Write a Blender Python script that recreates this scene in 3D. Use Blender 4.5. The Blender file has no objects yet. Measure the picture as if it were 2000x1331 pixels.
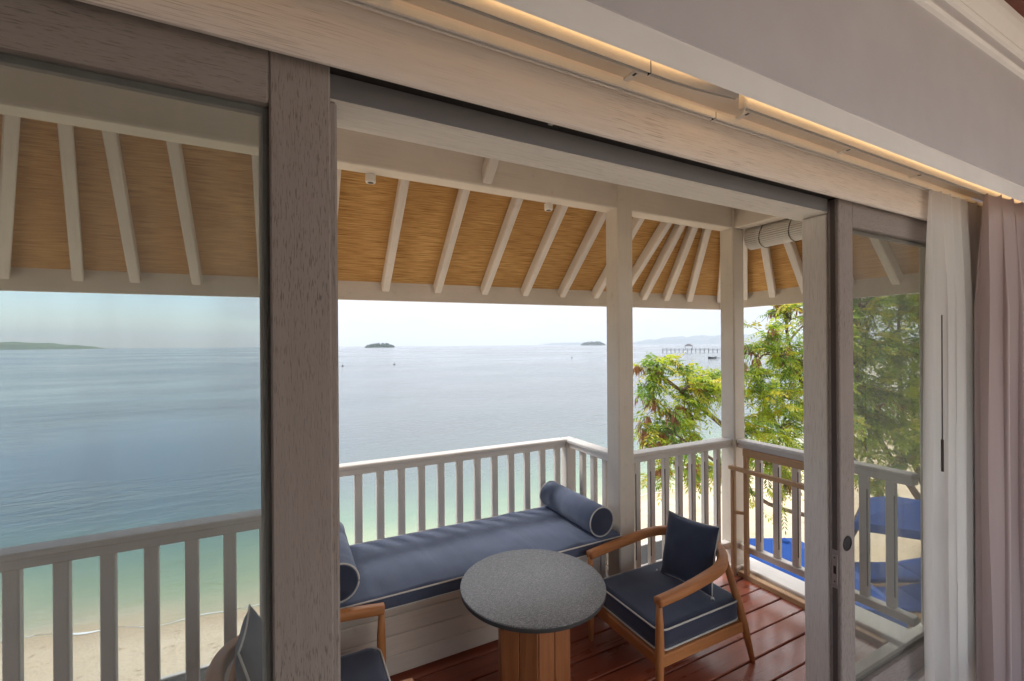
import bpy, bmesh, math, random
from mathutils import Vector, Matrix, noise as mnoise
R = math.radians
sc = bpy.context.scene
random.seed(7)
# ------------------------------------------------------------------ camera
CAMZ = 1.6
CA, SA = math.cos(R(27.0)), math.sin(R(27.0))      # the camera looks 27 degrees to the right of straight out
cam_d = bpy.data.cameras.new('camera')
cam = bpy.data.objects.new('camera', cam_d)
sc.collection.objects.link(cam)
cam_d.sensor_width = 36.0
cam_d.lens = 36.0 * 865 / 2000
cam_d.shift_y = 9.0 / 2000
cam_d.clip_start = 0.02
cam_d.clip_end = 60000
roll = R(-0.4)
fwd = Vector((SA, CA, 0)); rgt = Vector((CA, -SA, 0)); upv = Vector((0, 0, 1))
r2 = rgt * math.cos(roll) + upv * math.sin(roll)
u2 = upv * math.cos(roll) - rgt * math.sin(roll)
M4 = Matrix((r2, u2, -fwd)).transposed().to_4x4()
M4.translation = Vector((0, 0, CAMZ))
cam.matrix_world = M4
sc.camera = cam

# ------------------------------------------------------------------ world, sun, exposure
SUN_EL, SUN_AZ = 52.0, -38.0       # azimuth from +Y towards +X
w = bpy.data.worlds.new('World'); sc.world = w; w.use_nodes = True
nt = w.node_tree; nt.nodes.clear()
def wn(t, **k):
    n = nt.nodes.new(t)
    for a, b in k.items(): setattr(n, a, b)
    return n
out = wn('ShaderNodeOutputWorld'); bg = wn('ShaderNodeBackground'); bg.inputs[1].default_value = 0.1
sky = wn('ShaderNodeTexSky'); sky.sky_type = 'NISHITA'; sky.sun_disc = False
sky.sun_elevation = R(SUN_EL); sky.sun_rotation = R(SUN_AZ)
sky.air_density = 1.0; sky.dust_density = .4; sky.ozone_density = 2.0
tc = wn('ShaderNodeTexCoord'); sep = wn('ShaderNodeSeparateXYZ')
nt.links.new(tc.outputs['Generated'], sep.inputs[0])
mp = wn('ShaderNodeMapping'); mp.inputs['Scale'].default_value = (1.6, 1.6, 6.5)
nt.links.new(tc.outputs['Generated'], mp.inputs[0])
nz = wn('ShaderNodeTexNoise'); nz.inputs['Scale'].default_value = 2.2; nz.inputs['Detail'].default_value = 7; nz.inputs['Roughness'].default_value = .55
nt.links.new(mp.outputs[0], nz.inputs['Vector'])
# cloud cover: complete over most of the sky, breaking up towards the left (-X)
cov = wn('ShaderNodeMapRange'); cov.inputs[1].default_value = -0.50; cov.inputs[2].default_value = 0.25; cov.inputs[3].default_value = -0.60; cov.inputs[4].default_value = 0.42
nt.links.new(sep.outputs['X'], cov.inputs[0])
ad = wn('ShaderNodeMath', operation='ADD'); nt.links.new(nz.outputs[0], ad.inputs[0]); nt.links.new(cov.outputs[0], ad.inputs[1])
cm = wn('ShaderNodeMapRange', interpolation_type='SMOOTHSTEP'); cm.inputs[1].default_value = .38; cm.inputs[2].default_value = .80
nt.links.new(ad.outputs[0], cm.inputs[0])
# overcast radiance grows from the horizon to the zenith
elr = wn('ShaderNodeMapRange', interpolation_type='SMOOTHSTEP'); elr.inputs[1].default_value = -0.02; elr.inputs[2].default_value = 0.95; elr.inputs[3].default_value = 4.7; elr.inputs[4].default_value = 21.5
nt.links.new(sep.outputs['Z'], elr.inputs[0])
nv = wn('ShaderNodeMapRange'); nv.inputs[1].default_value = .3; nv.inputs[2].default_value = .7; nv.inputs[3].default_value = .84; nv.inputs[4].default_value = 1.04
nt.links.new(nz.outputs[0], nv.inputs[0])
ml = wn('ShaderNodeMath', operation='MULTIPLY'); nt.links.new(elr.outputs[0], ml.inputs[0]); nt.links.new(nv.outputs[0], ml.inputs[1])
cc = wn('ShaderNodeVectorMath', operation='SCALE'); cc.inputs[0].default_value = (0.985, 0.995, 1.015)
nt.links.new(ml.outputs[0], cc.inputs['Scale'])
mx = wn('ShaderNodeMix', data_type='RGBA'); nt.links.new(cm.outputs[0], mx.inputs[0])
nt.links.new(sky.outputs[0], mx.inputs[6]); nt.links.new(cc.outputs[0], mx.inputs[7])
nt.links.new(mx.outputs[2], bg.inputs[0]); nt.links.new(bg.outputs[0], out.inputs[0])

sun_d = bpy.data.lights.new('sun', 'SUN'); sun_d.energy = 1.5; sun_d.angle = R(12); sun_d.color = (1, .95, .87)
sun = bpy.data.objects.new('sun', sun_d); sc.collection.objects.link(sun)
sdir = Vector((math.sin(R(SUN_AZ)) * math.cos(R(SUN_EL)), math.cos(R(SUN_AZ)) * math.cos(R(SUN_EL)), math.sin(R(SUN_EL))))
sun.rotation_euler = sdir.to_track_quat('Z', 'Y').to_euler()
sc.view_settings.view_transform = 'Standard'; sc.view_settings.look = 'None'
sc.view_settings.gamma = 1; sc.view_settings.exposure = 1.12; sc.view_settings.use_curve_mapping = False
sc.render.engine = 'CYCLES'
cy = sc.cycles
cy.use_denoising = True
cy.max_bounces = 8; cy.diffuse_bounces = 5; cy.glossy_bounces = 4; cy.transparent_max_bounces = 24; cy.transmission_bounces = 6; cy.volume_bounces = 0
cy.sample_clamp_indirect = 6.0
cy.caustics_reflective = False; cy.caustics_refractive = False

# ------------------------------------------------------------------ materials
class NT:
    def __init__(s, name):
        s.m = bpy.data.materials.new(name); s.m.use_nodes = True
        s.t = s.m.node_tree; s.t.nodes.clear()
        s.out = s.n('ShaderNodeOutputMaterial')
    def n(s, t, **k):
        n = s.t.nodes.new(t)
        for a, b in k.items(): setattr(n, a, b)
        return n
    def l(s, a, b): s.t.links.new(a, b)
    def bsdf(s, col=None, rough=.5, spec=.5, **k):
        b = s.n('ShaderNodeBsdfPrincipled')
        if col is not None: b.inputs['Base Color'].default_value = (*col, 1)
        b.inputs['Roughness'].default_value = rough
        b.inputs['Specular IOR Level'].default_value = spec
        for a, v in k.items(): b.inputs[a.replace('_', ' ')].default_value = v
        s.l(b.outputs[0], s.out.inputs[0]); s.b = b
        return b
    def coord(s, scale=(1, 1, 1), src='Object', rnd=True):
        tcn = s.n('ShaderNodeTexCoord'); m = s.n('ShaderNodeMapping'); m.inputs['Scale'].default_value = scale
        if src == 'World':
            g = s.n('ShaderNodeNewGeometry'); s.l(g.outputs['Position'], m.inputs[0])
        else: s.l(tcn.outputs[src], m.inputs[0])
        if rnd:
            oi = s.n('ShaderNodeObjectInfo'); mu = s.n('ShaderNodeMath', operation='MULTIPLY'); mu.inputs[1].default_value = 137.0
            s.l(oi.outputs['Random'], mu.inputs[0])
            cb = s.n('ShaderNodeCombineXYZ')
            for i in range(3): s.l(mu.outputs[0], cb.inputs[i])
            s.l(cb.outputs[0], m.inputs[1])
        return m.outputs[0]
    def noise(s, v, scale, detail=4, rough=.55, dist=0.0):
        n = s.n('ShaderNodeTexNoise'); s.l(v, n.inputs['Vector'])
        n.inputs['Scale'].default_value = scale; n.inputs['Detail'].default_value = detail
        n.inputs['Roughness'].default_value = rough; n.inputs['Distortion'].default_value = dist
        return n.outputs[0]
    def ramp(s, f, stops, interp='LINEAR'):
        r = s.n('ShaderNodeValToRGB'); r.color_ramp.interpolation = interp; e = r.color_ramp.elements
        while len(e) < len(stops): e.new(.5)
        for i, (p, c) in enumerate(stops):
            e[i].position = p; e[i].color = (*c, 1) if len(c) == 3 else c
        s.l(f, r.inputs[0]); return r.outputs[0]
    def rng(s, f, a, b, c, d):
        m = s.n('ShaderNodeMapRange')
        for i, v in enumerate((a, b, c, d)): m.inputs[i + 1].default_value = v
        s.l(f, m.inputs[0]); return m.outputs[0]
    def mix(s, f, a, b, mode='MIX'):
        m = s.n('ShaderNodeMix', data_type='RGBA', blend_type=mode)
        for i, v in ((0, f), (6, a), (7, b)):
            if hasattr(v, 'is_linked'): s.l(v, m.inputs[i])
            elif isinstance(v, (int, float)): m.inputs[i].default_value = v
            else: m.inputs[i].default_value = (*v, 1)
        return m.outputs[2]
    def math(s, op, a, b):
        m = s.n('ShaderNodeMath', operation=op)
        for i, v in enumerate((a, b)):
            if hasattr(v, 'is_linked'): s.l(v, m.inputs[i])
            else: m.inputs[i].default_value = v
        return m.outputs[0]
    def bump(s, h, strength=.3, dist=.01, target=None):
        b = s.n('ShaderNodeBump'); b.inputs['Strength'].default_value = strength; b.inputs['Distance'].default_value = dist
        s.l(h, b.inputs['Height']); s.l(b.outputs[0], (target or s.b).inputs['Normal']); return b

def along(axis, lo, hi):
    return tuple(lo if i == axis else hi for i in range(3))

def whitewash(name, axis, light, dark, pores=.5, plen=38.0):
    """whitewashed, open-grained hardwood: pale coat, dark pores running along the board"""
    m = NT(name); b = m.bsdf(rough=.62, spec=.3)
    v = m.coord(along(axis, 3.0, 60.0)); g = m.noise(v, 1.0, 5, .62, .6)
    v2 = m.coord(along(axis, plen, 420.0)); p = m.noise(v2, 1.0, 3, .55, .3)
    v3 = m.coord((2.2, 2.2, 2.2)); c = m.noise(v3, 1.0, 3)
    pm = m.ramp(p, [(.53, (0, 0, 0)), (.66, (1, 1, 1))])
    gm = m.rng(g, .35, .75, 0, 1)
    base = m.mix(gm, light, tuple(.86 * a + .14 * d for a, d in zip(light, dark)))
    pf = m.math('MULTIPLY', pm, m.rng(c, .35, .62, .12, 1.0))
    pf = m.math('MULTIPLY', pf, pores)
    col = m.mix(pf, base, dark)
    wear = m.ramp(m.noise(m.coord(along(axis, 1.2, 9.0)), 1.0, 6, .7), [(.60, (0, 0, 0)), (.78, (1, 1, 1))])
    col = m.mix(m.math('MULTIPLY', wear, .35), col, tuple(x * y for x, y in zip(light, (.72, .60, .52))))
    m.l(col, b.inputs['Base Color'])
    m.bump(m.math('SUBTRACT', g, m.math('MULTIPLY', pm, .6)), .35, .0025)
    return m.m

def wood(name, axis, c1, c2, rough=.4, spec=.4, sc_=1.0, coat=0.0):
    m = NT(name); b = m.bsdf(rough=rough, spec=spec)
    v = m.coord(along(axis, 2.2 * sc_, 34.0 * sc_)); g = m.noise(v, 1.0, 5, .6, 1.1)
    v2 = m.coord(along(axis, 7 * sc_, 150.0 * sc_)); f = m.noise(v2, 1.0, 3)
    oi = m.n('ShaderNodeObjectInfo')
    k = m.math('ADD', m.rng(g, .3, .7, 0, .8), m.rng(oi.outputs['Random'], 0, 1, -.15, .25))
    col = m.mix(k, c1, c2); 
    col = m.mix(m.rng(f, .55, .75, 0, .16), col, tuple(x * .5 for x in c1))
    m.l(col, b.inputs['Base Color']); m.bump(f, .18, .0015)
    sc1 = m.noise(m.coord((2.3, 2.3, 2.3), src='World', rnd=False), 2.0, 6, .7)
    m.l(m.math('ADD', m.rng(g, .3, .7, rough - .08, rough + .06), m.rng(sc1, .45, .75, 0, .22)), b.inputs['Roughness'])
    b.inputs['Coat Weight'].default_value = coat; b.inputs['Coat Roughness'].default_value = .18
    return m.m

def paint(name, col, axis=None, rough=.5, grain=.25):
    m = NT(name); b = m.bsdf(rough=rough, spec=.35)
    n1 = m.noise(m.coord((3, 3, 3)), 1.0, 5, .6)
    c = m.mix(m.rng(n1, .3, .75, 0, .6), col, tuple(x * .80 for x in col))
    n9 = m.noise(m.coord((13, 13, 13)), 1.0, 6, .7); st = m.ramp(n9, [(.60, (0, 0, 0)), (.74, (1, 1, 1))])
    if axis is not None: c = m.mix(m.math('MULTIPLY', st, .30), c, (col[0] * .55, col[1] * .47, col[2] * .40))
    if axis is not None:
        g = m.noise(m.coord(along(axis, 4, 110)), 1.0, 4, .6, .4)
        c = m.mix(m.rng(g, .52, .72, 0, grain), c, (col[0] * .62, col[1] * .56, col[2] * .50))
        m.bump(g, .25, .0015)
    m.l(c, b.inputs['Base Color'])
    return m.m

def plain(name, col, rough=.5, spec=.5, metal=0.0):
    m = NT(name); b = m.bsdf(rough=rough, spec=spec); b.inputs['Metallic'].default_value = metal
    n1 = m.noise(m.coord((9, 9, 9)), 1.0, 4)
    m.l(m.mix(m.rng(n1, .3, .7, 0, .3), col, tuple(x * .78 for x in col)), b.inputs['Base Color'])
    return m.m

WW = [whitewash('led_lit_whitewash_%s' % 'xyz'[i], i, (.78, .70, .64), (.34, .26, .21), .65, 9.0) for i in range(3)]  # header's lighter copy of the door whitewash, LED glow put into the colour
WD = [whitewash('greyed_door_wood_%s' % 'xyz'[i], i, (.31, .268, .248), (.09, .072, .063), .7) for i in range(3)]
WO = [whitewash('whitewashed_outer_%s' % 'xyz'[i], i, (.74, .70, .65), (.36, .31, .27), .55, 14.0) for i in range(3)]
PW = [paint('white_paint_%s' % 'xyz'[i], (.67, .63, .59), i) for i in range(3)]
PC = [paint('cream_paint_%s' % 'xyz'[i], (.70, .63, .54), i, .5, .18) for i in range(3)]
M_rafter = paint('rafter_paint', (.73, .67, .59), 1, .5, .3)
M_gyp = paint('white_plaster', (.76, .72, .73), None, .7)
M_pelm = paint('mauve_grey_paint', (.56, .54, .565), None, .6)
M_gypw = paint('bright_plaster', (.86, .84, .82), None, .6)
M_track = plain('track_enamel', (.78, .74, .68), .35)
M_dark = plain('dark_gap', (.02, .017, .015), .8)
M_metal = plain('brushed_metal', (.42, .40, .38), .38, .5, .9)
M_brush = plain('brush_pile', (.10, .08, .075), .95, .1)
M_black = plain('black_plastic', (.012, .012, .012), .35)
M_ceil = wood('ceiling_wood', 0, (.12, .035, .022), (.20, .06, .035), .5)
DECK = wood('deck_wood', 0, (.225, .047, .021), (.35, .090, .043), .31, .5, .7, .4)
TEAK = [wood('teak_%s' % 'xyz'[i], i, (.36, .135, .042), (.50, .215, .078), .45, .35, 1.3) for i in range(3)]
TEAKD = wood('dark_teak', 2, (.24, .085, .030), (.37, .15, .058), .45, .35, 1.3)
RAW = [wood('raw_teak_%s' % 'xyz'[i], i, (.40, .24, .13), (.55, .36, .21), .6, .3, 1.2) for i in range(3)]

def fabric(name, col, scale=900, rough=.85, sheen=.4, streak=0.0):
    m = NT(name); b = m.bsdf(rough=rough, spec=.2)
    b.inputs['Sheen Weight'].default_value = sheen; b.inputs['Sheen Roughness'].default_value = .5
    b.inputs['Sheen Tint'].default_value = (.75, .82, 1, 1)
    v = m.coord((1, 1, 1)); n1 = m.noise(v, 5, 5, .6); n2 = m.noise(v, scale, 2)
    k = m.math('ADD', m.rng(n1, .3, .7, 0, .5), m.rng(n2, .3, .7, 0, .5))
    c = m.mix(k, tuple(x * .72 for x in col), tuple(x * 1.22 for x in col))
    m.l(c, b.inputs['Base Color'])
    n3 = m.noise(m.coord((14, 2.4, 14)), 1.0, 3, .5, .5)
    h = m.math('ADD', m.math('MULTIPLY', n2, .12), m.math('MULTIPLY', n3, streak)); m.bump(h, .5, .01)
    return m.m
NAVY = fabric('navy_canvas', (.074, .093, .145), streak=.9)
NAVY2 = fabric('dark_navy_canvas', (.034, .042, .070), streak=.3)
PIPE = fabric('pale_piping', (.62, .60, .56), 600, .8, .1)
BLUE = fabric('bright_blue_canvas', (.010, .052, .22), 200, .8, .05)

def glass_mat(name, tint, dust):
    m = NT(name)
    tr = m.n('ShaderNodeBsdfTransparent'); tr.inputs[0].default_value = (*tint, 1)
    gl = m.n('ShaderNodeBsdfGlossy'); gl.inputs['Roughness'].default_value = .015
    df = m.n('ShaderNodeBsdfDiffuse'); df.inputs[0].default_value = (.55, .56, .54, 1)
    lw = m.n('ShaderNodeLayerWeight'); lw.inputs[0].default_value = .5
    fr5 = m.math('POWER', lw.outputs['Facing'], 5.0); frs = m.rng(fr5, 0, 1, .035, 1.0)
    mx1 = m.n('ShaderNodeMixShader'); m.l(frs, mx1.inputs[0]); m.l(tr.outputs[0], mx1.inputs[1]); m.l(gl.outputs[0], mx1.inputs[2])
    v = m.coord((4, 4, .5), rnd=False); n = m.noise(v, 2.0, 5, .6)
    k = m.rng(n, .3, .75, dust * .35, dust)
    mx2 = m.n('ShaderNodeMixShader'); m.l(k, mx2.inputs[0]); m.l(mx1.outputs[0], mx2.inputs[1]); m.l(df.outputs[0], mx2.inputs[2])
    m.l(mx2.outputs[0], m.out.inputs[0])
    return m.m
GLASS_A = glass_mat('salt_hazed_glass', (.77, .805, .80), .15)
GLASS_B = glass_mat('grey_tinted_glass', (.82, .83, .79), .10)

def curtain_mat(name, col, transl):
    m = NT(name)
    d = m.n('ShaderNodeBsdfDiffuse'); t = m.n('ShaderNodeBsdfTranslucent')
    v = m.coord((1, 1, 1), rnd=False); n = m.noise(v, 700, 2); n2 = m.noise(m.coord((30, 30, 1.5), rnd=False), 1, 3)
    c = m.mix(m.rng(n, .3, .7, 0, .25), col, tuple(x * .8 for x in col))
    m.l(c, d.inputs[0]); m.l(c, t.inputs[0])
    mx1 = m.n('ShaderNodeMixShader'); mx1.inputs[0].default_value = transl
    m.l(d.outputs[0], mx1.inputs[1]); m.l(t.outputs[0], mx1.inputs[2]); m.l(mx1.outputs[0], m.out.inputs[0])
    bp = m.n('ShaderNodeBump'); bp.inputs['Strength'].default_value = .25; bp.inputs['Distance'].default_value = .006
    m.l(n2, bp.inputs['Height']); m.l(bp.outputs[0], d.inputs['Normal']); m.l(bp.outputs[0], t.inputs['Normal'])
    return m.m
M_sheer = curtain_mat('white_voile', (.90, .88, .87), .5)
M_drape = curtain_mat('mauve_grey_drape', (.55, .45, .44), .10)

def mat_mat():
    m = NT('reed_mat'); b = m.bsdf(rough=.7, spec=.2)
    # courses of reeds run level; uv.y climbs the slope
    tcn = m.n('ShaderNodeTexCoord'); mp1 = m.n('ShaderNodeMapping'); mp1.inputs['Scale'].default_value = (6.0, 165, 1)
    m.l(tcn.outputs['UV'], mp1.inputs[0]); r1 = m.noise(mp1.outputs[0], 1.0, 4, .6, 0.0)
    mp2 = m.n('ShaderNodeMapping'); mp2.inputs['Scale'].default_value = (9.0, 360, 1); m.l(tcn.outputs['UV'], mp2.inputs[0])
    r2_ = m.noise(mp2.outputs[0], 1.0, 2)
    big = m.noise(tcn.outputs['UV'], 2.5, 4)
    k = m.math('ADD', m.math('MULTIPLY', r1, .7), m.math('MULTIPLY', r2_, .3))
    c = m.ramp(k, [(.34, (.13, .055, .016)), (.43, (.44, .235, .075)), (.54, (.62, .37, .135)), (.70, (.76, .52, .24))])
    c = m.mix(m.rng(big, .38, .68, 0, .55), c, (.40, .205, .065))
    m.l(c, b.inputs['Base Color']); m.bump(k, .7, .006)
    return m.m
M_mat = mat_mat()

def stone_mat():
    m = NT('grey_terrazzo'); b = m.bsdf(rough=.42, spec=.4)
    v = m.coord((1, 1, 1), rnd=False); n = m.noise(v, 300, 3, .75); n2 = m.noise(v, 6, 4); n3 = m.noise(m.coord((60, 340, 60), rnd=False), 1, 2)
    k = m.math('ADD', m.math('MULTIPLY', n, .7), m.math('MULTIPLY', n3, .3))
    c = m.ramp(k, [(.36, (.04, .04, .041)), (.5, (.125, .123, .12)), (.64, (.42, .41, .40))])
    c = m.mix(m.rng(n2, .3, .7, 0, .35), c, (.10, .10, .105))
    m.l(c, b.inputs['Base Color']); m.bump(k, .12, .001); return m.m
M_stone = stone_mat()

def sand_mat():
    m = NT('coral_sand'); b = m.bsdf(rough=.95, spec=.1)
    v = m.coord(src='World', rnd=False); n = m.noise(v, .6, 6, .6); n2 = m.noise(v, 14, 4, .7); n3 = m.noise(v, 3.2, 6, .75)
    c = m.mix(m.rng(n, .3, .7, 0, 1), (.58, .45, .31), (.66, .54, .40))
    deb = m.ramp(n3, [(.54, (0, 0, 0)), (.66, (1, 1, 1))]); deb = m.math('MULTIPLY', deb, m.rng(n2, .45, .6, 0, .8))
    c = m.mix(deb, c, (.26, .17, .10))
    at = m.n('ShaderNodeAttribute'); at.attribute_name = 'shore'
    wet = m.rng(at.outputs['Fac'], -.75, -.15, 0, 1)
    c = m.mix(m.math('MULTIPLY', wet, .55), c, (.40, .28, .17))
    m.l(c, b.inputs['Base Color']); m.bump(m.math('ADD', n2, m.math('MULTIPLY', n3, 2.0)), .6, .05)
    m.l(m.rng(wet, 0, 1, .95, .5), b.inputs['Roughness'])
    return m.m

def sea_mat():
    m = NT('sea_water'); b = m.bsdf(rough=.12, spec=.5); b.inputs['IOR'].default_value = 1.333
    at = m.n('ShaderNodeAttribute'); at.attribute_name = 'shore'
    v = m.coord(src='World', rnd=False)
    patch = m.noise(v, .035, 5, .6); patch2 = m.noise(v, .22, 4, .6)
    d = m.math('ADD', at.outputs['Fac'], m.math('MULTIPLY', m.math('SUBTRACT', patch2, .5), 4.0))
    lg = m.math('LOGARITHM', m.math('MAXIMUM', m.math('ADD', d, 1.2), 1.0), 10.0)
    f = m.math('DIVIDE', lg, 3.0)
    c = m.ramp(f, [(.0, (.50, .38, .24)), (.07, (.40, .36, .23)), (.14, (.24, .29, .17)), (.22, (.13, .20, .14)), (.30, (.08, .115, .115)), (.40, (.075, .090, .096)), (1.0, (.066, .074, .092))])
    reef = m.rng(patch, .45, .68, 0, .5)
    c = m.mix(reef, c, (.035, .085, .095))
    m.l(c, b.inputs['Base Color'])
    vw = m.n('ShaderNodeMapping'); vw.inputs['Scale'].default_value = (.55, 1.5, 1.0); vw.inputs['Rotation'].default_value = (0, 0, R(12)); m.l(v, vw.inputs[0])
    w1 = m.noise(vw.outputs[0], 1.1, 5, .6, .4); w2 = m.noise(vw.outputs[0], .16, 3, .5)
    h = m.math('ADD', m.math('MULTIPLY', w1, .5), m.math('MULTIPLY', w2, 1.0))
    stv = m.n('ShaderNodeMapping'); stv.inputs['Scale'].default_value = (.35, 1.0, 1.0); stv.inputs['Rotation'].default_value = (0, 0, R(27)); m.l(v, stv.inputs[0])
    calm = m.noise(stv.outputs[0], .03, 5, .65, .5)
    bn = m.bump(h, .5, .3); m.l(m.rng(calm, .38, .60, .05, .8), bn.inputs['Strength'])
    wind = m.noise(v, .012, 4, .6)
    m.l(m.rng(wind, .35, .65, .07, .22), b.inputs['Roughness'])
    return m.m
M_foam = plain('sea_foam', (.82, .82, .80), .8, .2)

def leaf_mat(name, col, tr=.4):
    m = NT(name)
    d = m.n('ShaderNodeBsdfPrincipled'); t = m.n('ShaderNodeBsdfTranslucent')
    n = m.noise(m.coord(src='World', rnd=False), 3.0, 3)
    c = m.mix(m.rng(n, .3, .7, 0, 1), tuple(x * .75 for x in col), tuple(min(1, x * 1.25) for x in col))
    m.l(c, d.inputs['Base Color']); d.inputs['Roughness'].default_value = .5
    c2 = m.mix(.5, c, (min(1, col[0] * 2.2), min(1, col[1] * 1.9), col[2] * .8)); m.l(c2, t.inputs[0])
    mx1 = m.n('ShaderNodeMixShader'); mx1.inputs[0].default_value = tr
    m.l(d.outputs[0], mx1.inputs[1]); m.l(t.outputs[0], mx1.inputs[2]); m.l(mx1.outputs[0], m.out.inputs[0])
    return m.m
LEAF = [leaf_mat('leaf_fresh', (.34, .43, .035)), leaf_mat('leaf_mid', (.19, .31, .035)), leaf_mat('leaf_deep', (.09, .18, .03)), leaf_mat('leaf_yellow', (.46, .42, .045))]
M_pod = leaf_mat('dry_pod', (.33, .17, .10), .25)
M_bark = wood('bark', 2, (.10, .072, .055), (.19, .145, .115), .85, .2, .5)

# ------------------------------------------------------------------ builders
COL = sc.collection
def link(o, parent=None):
    COL.objects.link(o)
    if parent is not None: o.parent = parent
    return o
def tag(o, label=None, cat=None, group=None, kind=None):
    if label: o['label'] = label
    if cat: o['category'] = cat
    if group: o['group'] = group
    if kind: o['kind'] = kind
    return o
def thing(name, loc, label=None, cat=None, group=None, rz=0.0, kind=None):
    o = bpy.data.objects.new(name, None); o.empty_display_size = .1
    o.location = loc; o.rotation_euler = (0, 0, rz); link(o)
    return tag(o, label, cat, group, kind)
def ploc(parent):
    return parent.location.copy() if parent is not None else Vector((0, 0, 0))
def gloc(parent):
    v = Vector((0, 0, 0))
    while parent is not None: v += parent.location; parent = parent.parent
    return v
def mesh_obj(name, verts, faces, mat, parent=None, origin=None, smooth=False, local=False):
    """verts in world space (or in the parent's space with local=True); the object's origin goes to `origin`"""
    if origin is None:
        n = len(verts); origin = Vector((sum(v[0] for v in verts) / n, sum(v[1] for v in verts) / n, sum(v[2] for v in verts) / n))
    origin = Vector(origin)
    me = bpy.data.meshes.new(name)
    me.from_pydata([tuple(Vector(v) - origin) for v in verts], [], faces)
    for m_ in (mat if isinstance(mat, (list, tuple)) else [mat]): me.materials.append(m_)
    if smooth: me.polygons.foreach_set('use_smooth', [True] * len(me.polygons))
    me.update()
    o = bpy.data.objects.new(name, me)
    o.location = origin - (Vector((0, 0, 0)) if local else gloc(parent))
    return link(o, parent)
_bc = {}
def box_mesh(size, mat, bev):
    key = (round(size[0], 5), round(size[1], 5), round(size[2], 5), mat.name, bev)
    if key in _bc: return _bc[key]
    bm = bmesh.new(); bmesh.ops.create_cube(bm, size=1.0)
    for v in bm.verts: v.co = Vector((v.co.x * size[0], v.co.y * size[1], v.co.z * size[2]))
    if bev > 0: bmesh.ops.bevel(bm, geom=bm.edges[:], offset=min(bev, min(size) * .3), segments=1, affect='EDGES')
    me = bpy.data.meshes.new('box'); bm.to_mesh(me); bm.free(); me.materials.append(mat)
    _bc[key] = me; return me
def box(name, lo, hi, mat, parent=None, bev=.003, local=False, rot=None):
    size = [hi[i] - lo[i] for i in range(3)]
    o = bpy.data.objects.new(name, box_mesh(size, mat, bev))
    c = Vector([(hi[i] + lo[i]) / 2 for i in range(3)])
    o.location = c - (Vector((0, 0, 0)) if local else gloc(parent))
    if rot: o.rotation_euler = rot
    return link(o, parent)
def bar(name, a, b, wd, ht, mat, parent=None, up=(0, 0, 1), local=False, bev=.003):
    """rectangular bar from a to b, long axis = local Y"""
    a, b = Vector(a), Vector(b); d = b - a; L = d.length; y = d.normalized()
    x = y.cross(Vector(up)).normalized(); z = x.cross(y)
    o = bpy.data.objects.new(name, box_mesh((wd, L, ht), mat, bev))
    m = Matrix((x, y, z)).transposed().to_4x4(); m.translation = (a + b) / 2 - (Vector((0, 0, 0)) if local else gloc(parent))
    link(o, parent); o.matrix_basis = m
    return o
def tube_geo(pts, rad, seg=8, closed=False, flat=1.0, power=1.0, up=(0, 0, 1)):
    pts = [Vector(p) for p in pts]; n = len(pts); V = []; F = []
    if not isinstance(rad, (list, tuple)): rad = [rad] * n
    prev = None
    for i, p in enumerate(pts):
        if closed: t = (pts[(i + 1) % n] - pts[i - 1])
        else: t = pts[min(i + 1, n - 1)] - pts[max(i - 1, 0)]
        t.normalize()
        u = Vector(up) if abs(t.dot(Vector(up))) < .95 else Vector((1, 0, 0))
        if prev is not None and abs(t.dot(Vector(up))) >= .95: u = prev
        x = t.cross(u).normalized(); y = x.cross(t).normalized(); prev = y
        for k in range(seg):
            a = 2 * math.pi * (k + .5) / seg; ca, sa = math.cos(a), math.sin(a)
            if power != 1.0:
                ca = math.copysign(abs(ca) ** power, ca); sa = math.copysign(abs(sa) ** power, sa)
            V.append(p + x * ca * rad[i] * flat + y * sa * rad[i])
    m = n if closed else n - 1
    for i in range(m):
        for k in range(seg):
            j = (i + 1) % n
            F.append((i * seg + k, i * seg + (k + 1) % seg, j * seg + (k + 1) % seg, j * seg + k))
    if not closed:
        F.append(tuple(range(seg - 1, -1, -1))); F.append(tuple((n - 1) * seg + k for k in range(seg)))
    return V, F
def tube(name, pts, rad, mat, parent=None, seg=8, closed=False, smooth=True, local=False, **k):
    V, F = tube_geo(pts, rad, seg, closed, **k)
    return mesh_obj(name, V, F, mat, parent, smooth=smooth, local=local)
def merge(geos):
    V, F = [], []
    for v, f in geos:
        b = len(V); V += list(v); F += [tuple(i + b for i in q) for q in f]
    return V, F
def prism(name, poly, off, mat, parent=None, local=False):
    n = len(poly); off = Vector(off); V = [Vector(p) for p in poly] + [Vector(p) + off for p in poly]
    F = [tuple(range(n - 1, -1, -1)), tuple(range(n, 2 * n))] + [(i, (i + 1) % n, n + (i + 1) % n, n + i) for i in range(n)]
    return mesh_obj(name, V, F, mat, parent, local=local)
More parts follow.
